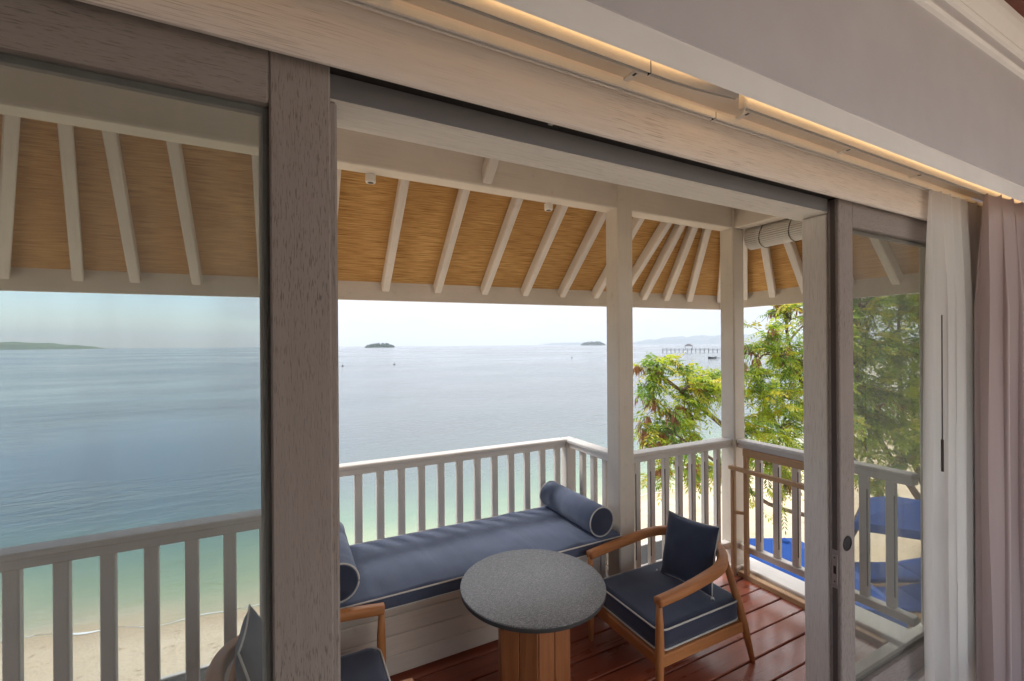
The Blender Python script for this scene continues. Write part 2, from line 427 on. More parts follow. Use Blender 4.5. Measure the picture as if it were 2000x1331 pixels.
def lathe(name, prof, centre, mat, parent=None, seg=32, smooth=True, axis='Z', local=False):
    V, F = [], []
    for r, h in prof:
        for k in range(seg):
            a = 2 * math.pi * k / seg
            p = (r * math.cos(a), r * math.sin(a), h)
            if axis == 'Y': p = (p[0], p[2], p[1])
            V.append(Vector(centre) + Vector(p))
    for i in range(len(prof) - 1):
        for k in range(seg): F.append((i * seg + k, i * seg + (k + 1) % seg, (i + 1) * seg + (k + 1) % seg, (i + 1) * seg + k))
    F.append(tuple(range(seg - 1, -1, -1))); F.append(tuple((len(prof) - 1) * seg + k for k in range(seg)))
    o = mesh_obj(name, V, F, mat, parent, local=local)
    if smooth:
        me = o.data; me.polygons.foreach_set('use_smooth', [True] * len(me.polygons))
        bm = bmesh.new(); bm.from_mesh(me); bmesh.ops.recalc_face_normals(bm, faces=bm.faces[:])
        for e in bm.edges:
            if len(e.link_faces) == 2 and e.calc_face_angle(0) > R(35): e.smooth = False
        bm.to_mesh(me); bm.free()
    return o
def cushion_geo(sx, sy, sz, n=(24, 16, 6), rnd=.03, puff=.0, wr=.0, seed=0, corner=.04):
    """upholstered block: rounded edges, slight crown and wrinkles; centred in x,y with its bottom at z=0"""
    bm = bmesh.new(); V = {}
    def pt(i, j, k):
        x = (i / n[0] * 2 - 1); y = (j / n[1] * 2 - 1); z = (k / n[2] * 2 - 1)
        px, py, pz = x * sx / 2, y * sy / 2, z * sz / 2
        # round: clamp into the inner box, push out by rnd
        cx = max(-sx / 2 + corner, min(sx / 2 - corner, px)); cy_ = max(-sy / 2 + corner, min(sy / 2 - corner, py))
        d = Vector((px - cx, py - cy_, 0))
        if d.length > corner: d *= corner / d.length
        px, py = cx + d.x, cy_ + d.y
        qz = max(-sz / 2 + rnd, min(sz / 2 - rnd, pz)); ez = abs(pz - qz) / rnd if rnd > 0 else 0
        ins = rnd * (1 - math.sqrt(max(0, 1 - ez * ez))) * .8
        px *= 1 - ins / (sx / 2); py *= 1 - ins / (sy / 2)
        cr = (1 - x * x) * (1 - y * y)
        pz += z * puff * cr
        wv = mnoise.noise(Vector((px * 7 + seed, py * 3, z * 2))) + .5 * mnoise.noise(Vector((px * 18 + seed, py * 6, 3)))
        pz += wr * wv * (1 if z > 0 else .3)
        py += wr * .5 * mnoise.noise(Vector((px * 9, seed + 3, z)))
        return bm.verts.new((px, py, pz + sz / 2))
    def g(i, j, k):
        key = (i, j, k)
        if key not in V: V[key] = pt(i, j, k)
        return V[key]
    for a in (0, n[2]):
        for i in range(n[0]):
            for j in range(n[1]): bm.faces.new((g(i, j, a), g(i + 1, j, a), g(i + 1, j + 1, a), g(i, j + 1, a)))
    for a in (0, n[1]):
        for i in range(n[0]):
            for k in range(n[2]): bm.faces.new((g(i, a, k), g(i + 1, a, k), g(i + 1, a, k + 1), g(i, a, k + 1)))
    for a in (0, n[0]):
        for j in range(n[1]):
            for k in range(n[2]): bm.faces.new((g(a, j, k), g(a, j + 1, k), g(a, j + 1, k + 1), g(a, j, k + 1)))
    bmesh.ops.recalc_face_normals(bm, faces=bm.faces[:])
    bm.verts.index_update()
    Vs = [v.co.copy() for v in bm.verts]; Fs = [tuple(v.index for v in f.verts) for f in bm.faces]
    bm.free(); return Vs, Fs
def round_rect(sx, sy, r, z, n=6):
    P = []
    for cx, cy_, a0 in ((sx / 2 - r, sy / 2 - r, 0), (-sx / 2 + r, sy / 2 - r, 90), (-sx / 2 + r, -sy / 2 + r, 180), (sx / 2 - r, -sy / 2 + r, 270)):
        for k in range(n + 1):
            a = R(a0 + 90 * k / n); P.append(Vector((cx + r * math.cos(a), cy_ + r * math.sin(a), z)))
    # subdivide the long runs
    Q = []
    for i, p in enumerate(P):
        q = P[(i + 1) % len(P)]; Q.append(p); m_ = int((q - p).length / .05)
        for k in range(1, m_): Q.append(p.lerp(q, k / m_))
    return Q

# ------------------------------------------------------------------ setting: sea, beach
SEA = -3.4
def shore_y(x):
    if x < 3: return 9.7 + .05 * (3 - x) * 2.0 if x > -12 else 11.2 + (-12 - x) * .02
    return 9.7 + .16 * (x - 3) if x < 40 else 15.6 + .5 * (x - 40)
def axis_pts(lo, hi, dense_lo, dense_hi, step, grow=1.35):
    P = []; x = dense_lo
    while x <= dense_hi: P.append(x); x += step
    s = step * grow; x = P[-1]
    while x < hi: x = min(hi, x + s); P.append(x); s *= grow
    s = step * grow; x = P[0]
    while x > lo: x = max(lo, x - s); P.insert(0, x); s *= grow
    return P
def grid(name, xs, ys, zf, mat, attr=None, smooth=True):
    V = [(x, y, zf(x, y)) for y in ys for x in xs]; nx = len(xs)
    F = [(j * nx + i, j * nx + i + 1, (j + 1) * nx + i + 1, (j + 1) * nx + i) for j in range(len(ys) - 1) for i in range(nx - 1)]
    o = mesh_obj(name, V, F, mat, origin=(0, 0, 0), smooth=smooth)
    if attr:
        a = o.data.attributes.new('shore', 'FLOAT', 'POINT'); a.data.foreach_set('value', [attr(v[0], v[1]) for v in V])
    return o
FAR = 11500.0
def shore_d(x, y): return y - shore_y(x) - .55 * mnoise.noise(Vector((x * .35, 0, 0))) - .25 * mnoise.noise(Vector((x * 1.1, 5, 0)))
sea = grid('sea', axis_pts(-FAR, FAR, -30, 40, 1.0), axis_pts(7.0, FAR, 7, 30, .5), lambda x, y: SEA, sea_mat(), shore_d)
tag(sea, kind='structure')
def sand_z(x, y):
    d = -shore_d(x, y)
    z = SEA + .10 * d if d < 4 else SEA + .40 + .012 * (d - 4)
    return max(z, SEA - 2.0) + .03 * mnoise.noise(Vector((x * .9, y * .9, 0))) + .012 * mnoise.noise(Vector((x * 3.5, y * 3.5, 4)))
beach = grid('beach', axis_pts(-260, 420, -14, 40, .3), axis_pts(-160, 18, -1, 14, .25), sand_z, sand_mat(), shore_d)
tag(beach, kind='structure')
def foam_line(off, x0, x1, wid, seed):
    V, F = [], []; x = x0; n = 0
    while x <= x1:
        nn = mnoise.noise(Vector((x * .5, seed, 0))); yy = shore_y(x) + .55 * mnoise.noise(Vector((x * .35, 0, 0))) + .25 * mnoise.noise(Vector((x * 1.1, 5, 0))) + off + .12 * nn
        hw = max(.0, wid * (.15 + 1.5 * mnoise.noise(Vector((x * 1.7, seed + 9, 0)))))
        z = SEA + .008 + max(0, sand_z(x, yy) - SEA)
        V += [(x, yy - hw, z), (x, yy, z + .012), (x, yy + hw * .6, z)]
        if n: b = (n - 1) * 3; F += [(b, b + 3, b + 4, b + 1), (b + 1, b + 4, b + 5, b + 2)]
        n += 1; x += .12
    return V, F
V, F = merge([foam_line(.05, -14, 40, .04, 1.0)])
tag(mesh_obj('sea_foam', V, F, M_foam, smooth=True), 'thin white foam where the sea laps the sand', 'foam', kind='stuff')

# ------------------------------------------------------------------ room shell
# the wall with the opening stands at y = 1.05 .. 1.18; the room lies at y < 1
room_floor = box('room_floor', (-2.6, -1.5, -.26), (4.3, 1.0, -.16), wood('room_floor_wood', 0, (.62, .56, .50), (.72, .66, .60), .4), bev=0); tag(room_floor, kind='structure')
ceil = box('room_ceiling', (-2.6, -1.5, 3.02), (4.3, .72, 3.10), M_ceil, bev=0); tag(ceil, kind='structure')
for i, (nm, lo, hi) in enumerate((('wall_left', (-2.75, -1.5, -.3), (-2.6, 1.18, 3.2)), ('wall_right', (4.3, -1.5, -.3), (4.45, 1.18, 3.2)),)):
    tag(box(nm, lo, hi, M_gyp, bev=0), kind='structure')
tag(box('wall_back', (-2.6, -1.65, -.3), (.55, -1.51, 3.2), M_gyp, bev=0), kind='structure')  # unseen part-width wall, added to keep reflections in the left pane dark
front = thing('wall_front', (0, 1.1, 0), kind='structure')
box('wall_panel', (-2.6, 1.055, -.1), (-1.25, 1.18, 3.2), M_gyp, front, bev=0)
box('wall_panel', (3.25, 1.055, -.1), (4.3, 1.18, 3.2), M_gyp, front, bev=0)
box('wall_panel', (-1.25, .985, 2.34), (3.25, 1.18, 3.2), M_gyp, front, bev=0)
box('cove_ceiling', (-2.6, .839, 2.366), (4.3, .984, 2.40), M_gypw, front, bev=0)

pel = thing('curtain_pelmet', (0, .8, 2.32), 'long plastered pelmet with a white underside and a moulded cornice above', 'pelmet')
box('pelmet_face', (-2.59, .7415, 2.3105), (4.29, .775, 3.018), M_pelm, pel, bev=.002)
prism('pelmet_light_lip', [(-2.59, .737, 2.2325), (-2.59, .798, 2.2980), (-2.59, .737, 2.2980)], (6.88, 0, 0), M_gypw, pel)  # added white lip standing for the underside, turned upright to catch room light
box('pelmet_underside', (-2.59, .742, 2.2985), (4.29, .803, 2.3095), M_gypw, pel, bev=0)
box('pelmet_back', (-2.59, .805, 2.335), (4.29, .838, 2.40), M_gypw, pel, bev=0)
def moulding(name, y0, z0, prof, mat):
    n = len(prof); V = [(-2.59, y0 - a, z0 + b) for a, b in prof] + [(4.29, y0 - a, z0 + b) for a, b in prof]
    F = [(i, i + 1, n + i + 1, n + i) for i in range(n - 1)] + [tuple(range(n)), tuple(range(2 * n - 1, n - 1, -1))]
    return mesh_obj(name, V, F, mat, pel)
moulding('moulding', .7415, 2.80, [(0, 0), (.012, .004), (.018, .014), (.014, .026), (.006, .034), (0, .036)], M_gypw)
moulding('moulding', .7415, 2.885, [(0, 0), (.010, .004), (.016, .016), (.012, .03), (.02, .05), (.03, .075), (.036, .10), (.036, .131), (0, .131)], M_gypw)

# LED strip tucked behind the pelmet
led_m = NT('warm_led'); em = led_m.n('ShaderNodeEmission'); em.inputs[0].default_value = (1, .60, .26, 1); em.inputs[1].default_value = 2.4
led_m.l(em.outputs[0], led_m.out.inputs[0])
led = thing('led_strip', (0, .857, 2.35), 'warm glowing light strip hidden behind the pelmet', 'light strip')
box('diffuser', (-2.4, .8385, 2.346), (3.9, .8425, 2.360), led_m.m, led, bev=0)

# ------------------------------------------------------------------ door frame
fr = thing('door_frame', (.9, 1.1, 0), 'whitewashed timber frame with deep header around the balcony opening', 'door frame')
box('header_board', (-1.6, .968, 2.176), (3.30, .984, 2.314), WW[0], fr, bev=.004)
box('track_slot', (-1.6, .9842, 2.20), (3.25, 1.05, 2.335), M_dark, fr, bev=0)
box('outer_head', (-1.25, 1.0505, 2.145), (3.25, 1.182, 2.334), WO[0], fr, bev=.004)
box('mullion', (-.049, 1.0555, .03), (.058, 1.165, 2.143), WO[2], fr, bev=.005)
box('mullion_cover', (.0585, 1.0525, .03), (.1035, 1.16, 2.143), WD[2], fr, bev=.005)
box('jamb', (2.021, 1.0545, .03), (2.19, 1.155, 2.143), WO[2], fr, bev=.005)
box('jamb', (-1.249, 1.0555, .03), (-1.13, 1.165, 2.143), WO[2], fr, bev=.004)
box('jamb', (3.13, 1.0555, .03), (3.249, 1.165, 2.143), WO[2], fr, bev=.004)
box('threshold', (-1.25, .985, -.06), (3.25, 1.185, .022), WO[0], fr, bev=.004)
box('track_guide', (.112, .995, 2.192), (.124, 1.004, 2.2), M_metal, fr, bev=0)
box('head_strip', (.0868, 1.0455, 2.1465), (2.010, 1.0502, 2.1995), plain('head_strip_grey', (.17, .165, .17), .55), fr, bev=.001)  # thin dark grey strip over the front of the outer head
box('track_stop', (.62, .986, 2.182), (.634, 1.0, 2.199), M_metal, fr, bev=.001)

def sliding_door(x0, x1, sl, sr, label, glassm, edge):
    y0, y1 = 1.006, 1.050
    d = thing('sliding_door', (x0, 1.028, .03), label, 'door', 'sliding glazed doors')
    wm = WD
    box('stile', (x0, y0, .03), (x0 + sl, y1, 2.196), wm[2], d, bev=.004)
    box('stile', (x1 - sr, y0, .03), (x1, y1, 2.196), wm[2], d, bev=.004)
    box('rail', (x0 + sl + .0005, y0 + .001, 2.088), (x1 - sr - .0005, y1, 2.196), wm[0], d, bev=.004)
    box('rail', (x0 + sl + .0005, y0 + .001, .03), (x1 - sr - .0005, y1, .135), wm[0], d, bev=.004)
    box('glass_pane', (x0 + sl - .006, 1.026, .13), (x1 - sr + .006, 1.031, 2.094), glassm, d, bev=0)
    a, b = x0 + sl, x1 - sr
    for lo, hi in (((a, 1.0315, .136), (a + .012, 1.046, 2.087)), ((b - .012, 1.0315, .136), (b, 1.046, 2.087)),
                   ((a + .0125, 1.0315, 2.074), (b - .0125, 1.046, 2.0865)), ((a + .0125, 1.0315, .1365), (b - .0125, 1.046, .149))):
        box('glazing_bead', lo, hi, WD[2], d, bev=0)
    if edge:
        for z0, z1 in ((.05, .585), (.745, 2.188)):
            box('brush_strip', (x0 - .004, 1.020, z0), (x0 + .001, 1.038, z1), M_brush, d, bev=.001)
        lp = box('lock_plate', (x0 - .003, 1.019, .60), (x0 + .001, 1.040, .725), M_metal, d, bev=.001)
        box('latch_hole', (x0 - .0036, 1.024, .645), (x0 - .002, 1.034, .678), M_black, lp, bev=0)
        for z in (.613, .712):
            lathe('screw', [(.0035, 0), (.003, .0008)], (0, 0, 0), M_black, lp, 10).matrix_basis = Matrix.Translation((-.0022, 0, z - .6625)) @ Matrix.Rotation(R(-90), 4, 'Y')
        fp = lathe('finger_pull', [(.031, 0), (.031, .003), (.027, .0035), (.026, .0015)], (0, 0, 0), M_black, d, 28)
        fp.matrix_basis = Matrix.Translation((x0 + .045 - d.location.x, y0 - d.location.y - .002, .77 - .03)) @ Matrix.Rotation(R(90), 4, 'X')
    return d
sliding_door(-1.09, .086, .112, .114, 'sliding door at the left with a sea view through hazed glass', GLASS_A, False)
sliding_door(2.018, 3.15, .105, .112, 'sliding door beside the curtains with lock plate and round black pull', GLASS_B, True)

# ------------------------------------------------------------------ curtain tracks and curtains
def track(x0, x1, y0, y1, z0, z1, label, curve=None):
    t = thing('curtain_track', ((x0 + x1) / 2, (y0 + y1) / 2, z0), label, 'curtain track', 'ceiling curtain tracks')
    yc = (y0 + y1) / 2
    pts = [(x0, yc), (x1, yc)]
    if curve: pts = [(x0, yc)] + [(x1 - .30 + .30 * k / 8, yc - .024 * (k / 8) ** 2) for k in range(9)]
    hw = (y1 - y0) / 2; prof = [(-hw, z1), (-hw, z0), (-.004, z0), (-.004, z0 + .006), (.004, z0 + .006), (.004, z0), (hw, z0), (hw, z1)]
    V, F = [], []; n = len(prof)
    for i, (x, y) in enumerate(pts):
        for a, b in prof: V.append((x, y + a, b))
    for i in range(len(pts) - 1):
        for k in range(n): F.append((i * n + k, i * n + (k + 1) % n, (i + 1) * n + (k + 1) % n, (i + 1) * n + k))
    F += [tuple(range(n)), tuple((len(pts) - 1) * n + k for k in range(n - 1, -1, -1))]
    mesh_obj('rail', V, F, M_track, t)
    V, F = [], []
    for i, (x, y) in enumerate(pts): V += [(x, y - .0035, z0 + .0055), (x, y + .0035, z0 + .0055)]
    for i in range(len(pts) - 1): F.append((2 * i, 2 * i + 1, 2 * i + 3, 2 * i + 2))
    mesh_obj('groove', V, F, M_dark, t)
    return t
t1 = track(-2.3, 3.9, .934, .955, 2.300, 2.318, 'long white curtain track running just above the header board')
t2 = track(-2.3, 1.16, .857, .869, 2.303, 2.345, 'warm lit curtain track whose end curves away behind the pelmet', True)
t3 = track(1.225, 3.9, .857, .869, 2.303, 2.345, 'shorter warm lit curtain track ending above the curtains')
for x in (.845,): box('track_joint', (x, .8562, 2.3025), (x + .002, .8698, 2.3458), M_dark, t2, bev=0)
box('track_joint', (1.19, .9335, 2.2995), (1.192, .9555, 2.3185), M_dark, t1, bev=0)
box('end_cap', (1.212, .853, 2.299), (1.2245, .873, 2.349), M_track, t3, bev=.002)
box('end_stop', (1.216, .859, 2.286), (1.224, .867, 2.2985), M_track, t3, bev=.001)
for x in (.18, .82, 1.28, 1.86, 2.42):
    br = box('bracket', (x, .8695, 2.318), (x + .020, .9335, 2.3242), M_track, t1, bev=.001)
    for dx in (-.0, ):
        box('screw_hole', (x + .006, .893, 2.3168), (x + .013, .905, 2.3179), M_black, br, bev=0)

def curtain(name, x0, x1, yc, ztop, pleats, amp, mat, label, seed, flare=0.0, zbot=-.14, pinch=.45):
    nx, nz = pleats * 22, 46; rr = random.Random(seed); V, F = [], []
    ph = [rr.uniform(-.5, .5) for _ in range(pleats + 2)]; am = [rr.uniform(.6, 1.25) for _ in range(pleats + 2)]
    for j in range(nz + 1):
        s = j / nz; z = ztop + (zbot - ztop) * s
        op = pinch + (1 - pinch) * min(1, s * 4.5)          # pleats open below the heading
        for i in range(nx + 1):
            u = i / nx; k = u * pleats; ki = int(k); kf = k - ki
            a0 = am[ki] * (1 - kf) + am[ki + 1] * kf; p0 = ph[ki] * (1 - kf) + ph[ki + 1] * kf
            wob = .35 * mnoise.noise(Vector((u * 6 + seed, s * 1.6, seed)))
            y = yc + amp * a0 * op * math.sin(2 * math.pi * (k + .18 * p0) + wob * 2)
            x = x0 + (x1 - x0) * u + .25 * amp * op * math.sin(4 * math.pi * k + p0) + .012 * mnoise.noise(Vector((u * 4, s * 2.2, seed + 4)))
            x -= flare * (1 - u) ** 2 * math.sin(min(1, s * 1.15) * math.pi * .62)
            if s < .05: z2 = z + .006 * math.sin(6 * math.pi * k)
            else: z2 = z
            V.append((x, y, z2))
    for j in range(nz):
        for i in range(nx):
            a = j * (nx + 1) + i; F.append((a, a + 1, a + nx + 2, a + nx + 1))
    t = thing(name, ((x0 + x1) / 2, yc, 0), label, 'curtain')
    o = mesh_obj('cloth', V, F, mat, t, smooth=True)
    return t
curtain('sheer_curtain', 2.635, 3.50, .935, 2.300, 9, .036, M_sheer, 'sheer white curtain gathered against the right sliding door', 3, .025)
curtain('drape', 2.97, 4.05, .845, 2.303, 9, .070, M_drape, 'heavy mauve grey drape hanging at the right edge of the picture', 11, .03)
wand = thing('curtain_wand', (2.60, .885, 1.2), 'thin dark draw wand hanging on the sheer curtain', 'curtain wand')
tube('rod', [(2.585, .882, 1.72), (2.575, .880, 1.17)], .0022, M_brush, wand, 6)
tube('grip', [(2.575, .880, 1.17), (2.572, .879, 1.03)], .0048, M_brush, wand, 8)

# ------------------------------------------------------------------ balcony deck
deck = thing('balcony_floor', (.2, 1.6, 0), kind='structure')
y = 1.187; k = 0
while y < 2.30:
    y1 = min(y + .1255, 2.31)
    box('plank', (-2.6, y, -.032), (2.772, y1, -.001 - .0015 * (k % 2)), DECK, deck, bev=.0035)
    y += .133; k += 1
box('joist_board', (-2.6, 1.185, -.25), (3.0, 2.72, -.036), M_dark, deck, bev=0)
box('edge_strip', (2.776, 1.187, -.03), (2.826, 2.03, .026), RAW[1], deck, bev=.004)
box('edge_ledge', (2.828, 1.07, -.03), (3.0, 2.24, .047), PW[1], deck, bev=.006)
box('edge_ledge', (1.87, 2.18, -.03), (2.826, 2.28, .035), PW[0], deck, bev=.006)
box('fascia_board', (-2.6, 2.725, -.36), (3.02, 2.75, -.03), PW[0], deck, bev=.004)
box('fascia_board', (3.002, 1.187, -.36), (3.03, 2.72, -.03), PW[1], deck, bev=.004)
for x in (-2.4, -.1, 1.9, 2.9):
    tag(box('house_pile', (x - .07, 2.4, -3.6), (x + .07, 2.54, -.362), PW[2]), 'square white pile carrying the deck edge at x %.0f' % x, 'pile', 'piles under the balcony') if False else None

# ------------------------------------------------------------------ railings
RT, RB = .932, .874
def railing(name, a, b, axis, label, first, mats=PW, groove=False, step=.122, wid=.084, zt=RT):
    """a, b: ends along the axis; a[1-axis] is the centre line"""
    c = a[1 - axis]; s, e = a[axis], b[axis]
    t = thing(name, ((a[0] + b[0]) / 2, (a[1] + b[1]) / 2, 0), label, 'railing', 'balcony railing runs')
    def bx(n, s0, e0, h, z0, z1, m, bev=.003):
        lo = [0, 0, z0]; hi = [0, 0, z1]; lo[axis], hi[axis] = s0, e0; lo[1 - axis], hi[1 - axis] = c - h, c + h
        return box(n, lo, hi, m, t, bev)
    bx('top_rail', s, e, wid / 2, zt - .024, zt, mats[axis], .005)
    bx('sub_rail', s, e, .030, zt - .058, zt - .0245, mats[axis], .003)
    bx('bottom_rail', s, e, .026, .165, .208, mats[axis], .004)
    x = first
    while x < e - .03:
        if x > s + .025:
            bo_ = bx('baluster', x - .021, x + .021, .0165, .2085, zt - .0585, mats[2], .004)
            if groove:
                g0 = [0, 0, -.27]; g1 = [0, 0, .26]; sg = -1
                g0[axis], g1[axis] = -.0214, -.0165; g0[1 - axis], g1[1 - axis] = -.0169, -.0128
                box('chamfer_line', g0, g1, M_brush, bo_, 0, local=True)
        x += step
    return t
railing('balcony_railing', (-1.02, 2.062), (.0, 2.062), 0, 'white slatted railing seen through the left sliding door', -.206 - 6 * .1215)
railing('balcony_railing', (.063, 2.655), (1.757, 2.655), 0, 'long white railing run behind the navy daybed', .117)
railing('balcony_railing', (1.80, 2.155), (1.80, 2.613), 1, 'short white railing return at the right end of the daybed', 2.235)
railing('balcony_railing', (.02, 2.155), (.02, 2.613), 1, 'short white railing return behind the left door post', 2.235)
railing('balcony_railing', (1.862, 2.10), (2.772, 2.10), 0, 'white railing run between the two tall posts', 1.93, groove=True)
railing('balcony_railing', (2.832, 1.07), (2.832, 2.042), 1, 'white railing run behind the teak rack', 1.173, groove=True)

# ------------------------------------------------------------------ posts and bench corner posts
def vpost(x, y, z0, z1, hw, label, mats=PC):
    t = thing('veranda_post', (x, y, z0), label, 'post', 'veranda posts')
    box('shaft', (x - hw, y - hw, z0), (x + hw, y + hw, z1), mats[2], t, bev=.008)
    box('foot', (x - hw - .008, y - hw - .008, z0 + .0005), (x + hw + .008, y + hw + .008, z0 + .05), mats[2], t, bev=.006)
    return t
vpost(1.80, 2.095, .0, 2.58, .058, 'square cream post rising at the foot end of the daybed')
vpost(2.832, 2.10, .0, 2.58, .056, 'square cream post at the balcony corner under the rolled blind')
vpost(-1.08, 2.10, .0, 2.58, .056, 'square cream post at the far left balcony corner outside the glass')
vpost(.02, 2.095, .0, 2.58, .058, 'square cream post hidden behind the left door stile')
for x, y in ((1.80, 2.655), (.02, 2.655)):
    box('corner_post', (x - .040, y - .040, -.03), (x + .040, y + .040, RT - .001), PW[2], bev=.005)
    o = bpy.context.scene.objects[-1]
    tag(COL.objects[-1], 'short white railing post at the %s far corner of the daybed' % ('right' if x > 1 else 'left'), 'post', 'railing corner posts')

# ------------------------------------------------------------------ veranda roof
roof = thing('veranda_roof', (.5, 2.2, 1.9), 'hipped veranda roof lined with reed matting over pale rafters', 'roof')
EX, EY0, SL = 3.40, 2.64, .122
def ey(x): return EY0 + (EX - x) * SL
PT = .97
AP = Vector((2.40, 1.74, 0)); 
def zfront(x, y): return 1.932 + PT * (ey(x) - y)
AP.z = zfront(AP.x, AP.y)
PX = (AP.z - 1.932) / (EX - AP.x)
def zright(x): return 1.932 + PX * (EX - x)
XL = -1.72
APL = Vector((-.65, 1.74, 0)); APL.z = zfront(APL.x, APL.y)
PL = (APL.z - 1.932) / (APL.x - XL)
# beams
box('beam', (-1.13, 2.045, 2.402), (2.772, 2.145, 2.64), PC[0], roof, bev=.006)
box('beam', (2.782, 1.185, 2.402), (2.882, 2.040, 2.64), PC[1], roof, bev=.006)
box('beam', (2.782, 2.0405, 2.402), (2.882, 2.1455, 2.64), PC[1], roof, bev=.006)
# fascia boards along the eaves (inner face towards the balcony)
def fascia(p, q, z0, z1, th):
    p, q = Vector((*p, 0)), Vector((*q, 0)); d = (q - p).normalized(); n = Vector((d.y, -d.x, 0))
    V = [(p.x, p.y, z0), (q.x, q.y, z0), (q.x, q.y, z1), (p.x, p.y, z1)]
    prism('fascia', V, (-n.x * th, -n.y * th, 0), PC[0], roof)
fascia((XL, ey(XL)), (EX, EY0), 1.90, 2.02, .03)
fascia((EX, EY0 + .03), (EX, 1.19), 1.90, 2.02, .03)
fascia((XL, 1.19), (XL, ey(XL)), 1.90, 2.02, .03)
box('beam', (-1.13, 1.185, 2.402), (-1.03, 2.0445, 2.64), PC[1], roof, bev=.006)
def rafter(a, b, za, zb):
    bar('rafter', (a[0], a[1], za + .035), (b[0], b[1], zb + .035), .046, .07, M_rafter, roof, bev=.005)
RX = [-.455, -.12, .235, .58, .92, 1.25, 1.555, 1.853, 2.14, 2.375]
for x in RX:
    y0, y1 = ey(x) - .012, 1.80
    rafter((x, y0), (x, y1), zfront(x, y0), zfront(x, y1))
for lx, in ((2.585,), (2.81,), (3.05,)):
    y0 = ey(lx) - .012; b = Vector((AP.x + (lx - AP.x) * .16, AP.y + (y0 - AP.y) * .16))
    rafter((lx, y0), b, zfront(lx, y0), zfront(b.x, b.y))
for lx, ux in ((-.742, -.683), (-.99, -.827), (-1.29, -.985)):
    y0 = ey(lx) - .012; k = (y0 - 1.95) / (y0 - 2.52); bx_, by_ = lx + (ux - lx) * k, 1.95
    rafter((lx, y0), (bx_, by_), zfront(lx, y0), zfront(bx_, by_))
rafter((XL + .012, ey(XL) - .008), (APL.x, APL.y), 1.945, APL.z + .012)
for ly in (2.9, 2.5, 2.1):
    b = Vector((APL.x + (XL - APL.x) * .2, 1.74 + (ly - 1.74) * .2)); rafter((XL + .012, ly), b, 1.932, 1.932 + PL * (b.x - XL))
rafter((EX - .012, EY0 - .008), (AP.x, AP.y), 1.945, AP.z + .012)      # hip rafter
for ly in (2.395, 2.155, 1.905):
    b = Vector((AP.x + (EX - AP.x) * .16, 1.70 + (ly - 1.70) * .16))
    rafter((EX - .012, ly), b, zright(EX - .012), zright(b.x))
for ly in (1.62, 1.36):
    rafter((EX - .012, ly), (2.5, ly), zright(EX - .012), zright(2.5))
# reed matting on top of the rafters
def mat_panel(name, poly, offz, th, udir):
    P = [Vector(p) + Vector((0, 0, offz)) for p in poly]
    o = prism(name, P, (0, 0, th), M_mat, roof)
    me = o.data; uv = me.uv_layers.new(name='UVMap')
    nrm = (P[1] - P[0]).cross(P[2] - P[0]).normalized(); U = Vector(udir).normalized(); Vv = nrm.cross(U)
    for lp in me.loops:
        co = me.vertices[lp.vertex_index].co; uv.data[lp.index].uv = (co.dot(U), co.dot(Vv))
    return o
OZ = .088
mat_panel('reed_mat', [(XL, ey(XL), 1.932), (EX, EY0, 1.932), (AP.x, AP.y, AP.z), (APL.x, APL.y, APL.z)], OZ, .02, (1, -SL, 0))
mat_panel('reed_mat', [(XL, ey(XL), 1.932), (APL.x, APL.y, APL.z), (APL.x, 1.19, APL.z), (XL, 1.19, 1.932)], OZ, .02, (0, 1, 0))
mat_panel('reed_mat', [(EX, EY0, 1.932), (EX, 1.19, 1.932), (AP.x, 1.19, AP.z), (AP.x, AP.y, AP.z)], OZ, .02, (0, 1, 0))
M_thatch = plain('thatch', (.20, .15, .10), .95)
prism('thatch_layer', [(XL - .05, ey(XL) + .05, 1.90), (EX + .05, EY0 + .05, 1.90), (AP.x, AP.y, AP.z), (APL.x, APL.y, APL.z)], (0, 0, .12), M_thatch, roof).location.z += OZ + .026
prism('thatch_layer', [(XL - .05, ey(XL) + .05, 1.90), (APL.x, APL.y, APL.z), (APL.x, 1.19, APL.z), (XL - .05, 1.19, 1.90)], (0, 0, .12), M_thatch, roof).location.z += OZ + .026
prism('thatch_layer', [(EX + .05, EY0 + .05, 1.90), (EX + .05, 1.19, 1.90), (AP.x, 1.19, AP.z), (AP.x, AP.y, AP.z)], (0, 0, .12), M_thatch, roof).location.z += OZ + .026
prism('soffit', [(-.70, AP.y + .06, 2.95), (2.45, AP.y + .06, 2.95), (2.45, 1.185, 2.95), (-.70, 1.185, 2.95)], (0, 0, .05), PC[0], roof).location.z += .0
bar('strut', (.905, 2.06, 2.435), (.905, 1.66, 2.825), .05, .07, M_rafter, roof, bev=.005)

for x, lab in ((.357, 'small white spotlight under the beam nearest the left door'), (1.335, 'small white spotlight under the beam midway to the post')):
    t = thing('spotlight', (x, 2.125, 2.40), lab, 'spotlight', 'spotlights under the beam')
    lathe('housing', [(.024, 2.402), (.024, 2.37), (.021, 2.366)], (x, 2.15, 0), M_track, t, 20)
    lathe('lens', [(.015, 2.3662), (.012, 2.3645)], (x, 2.15, 0), M_black, t, 16)

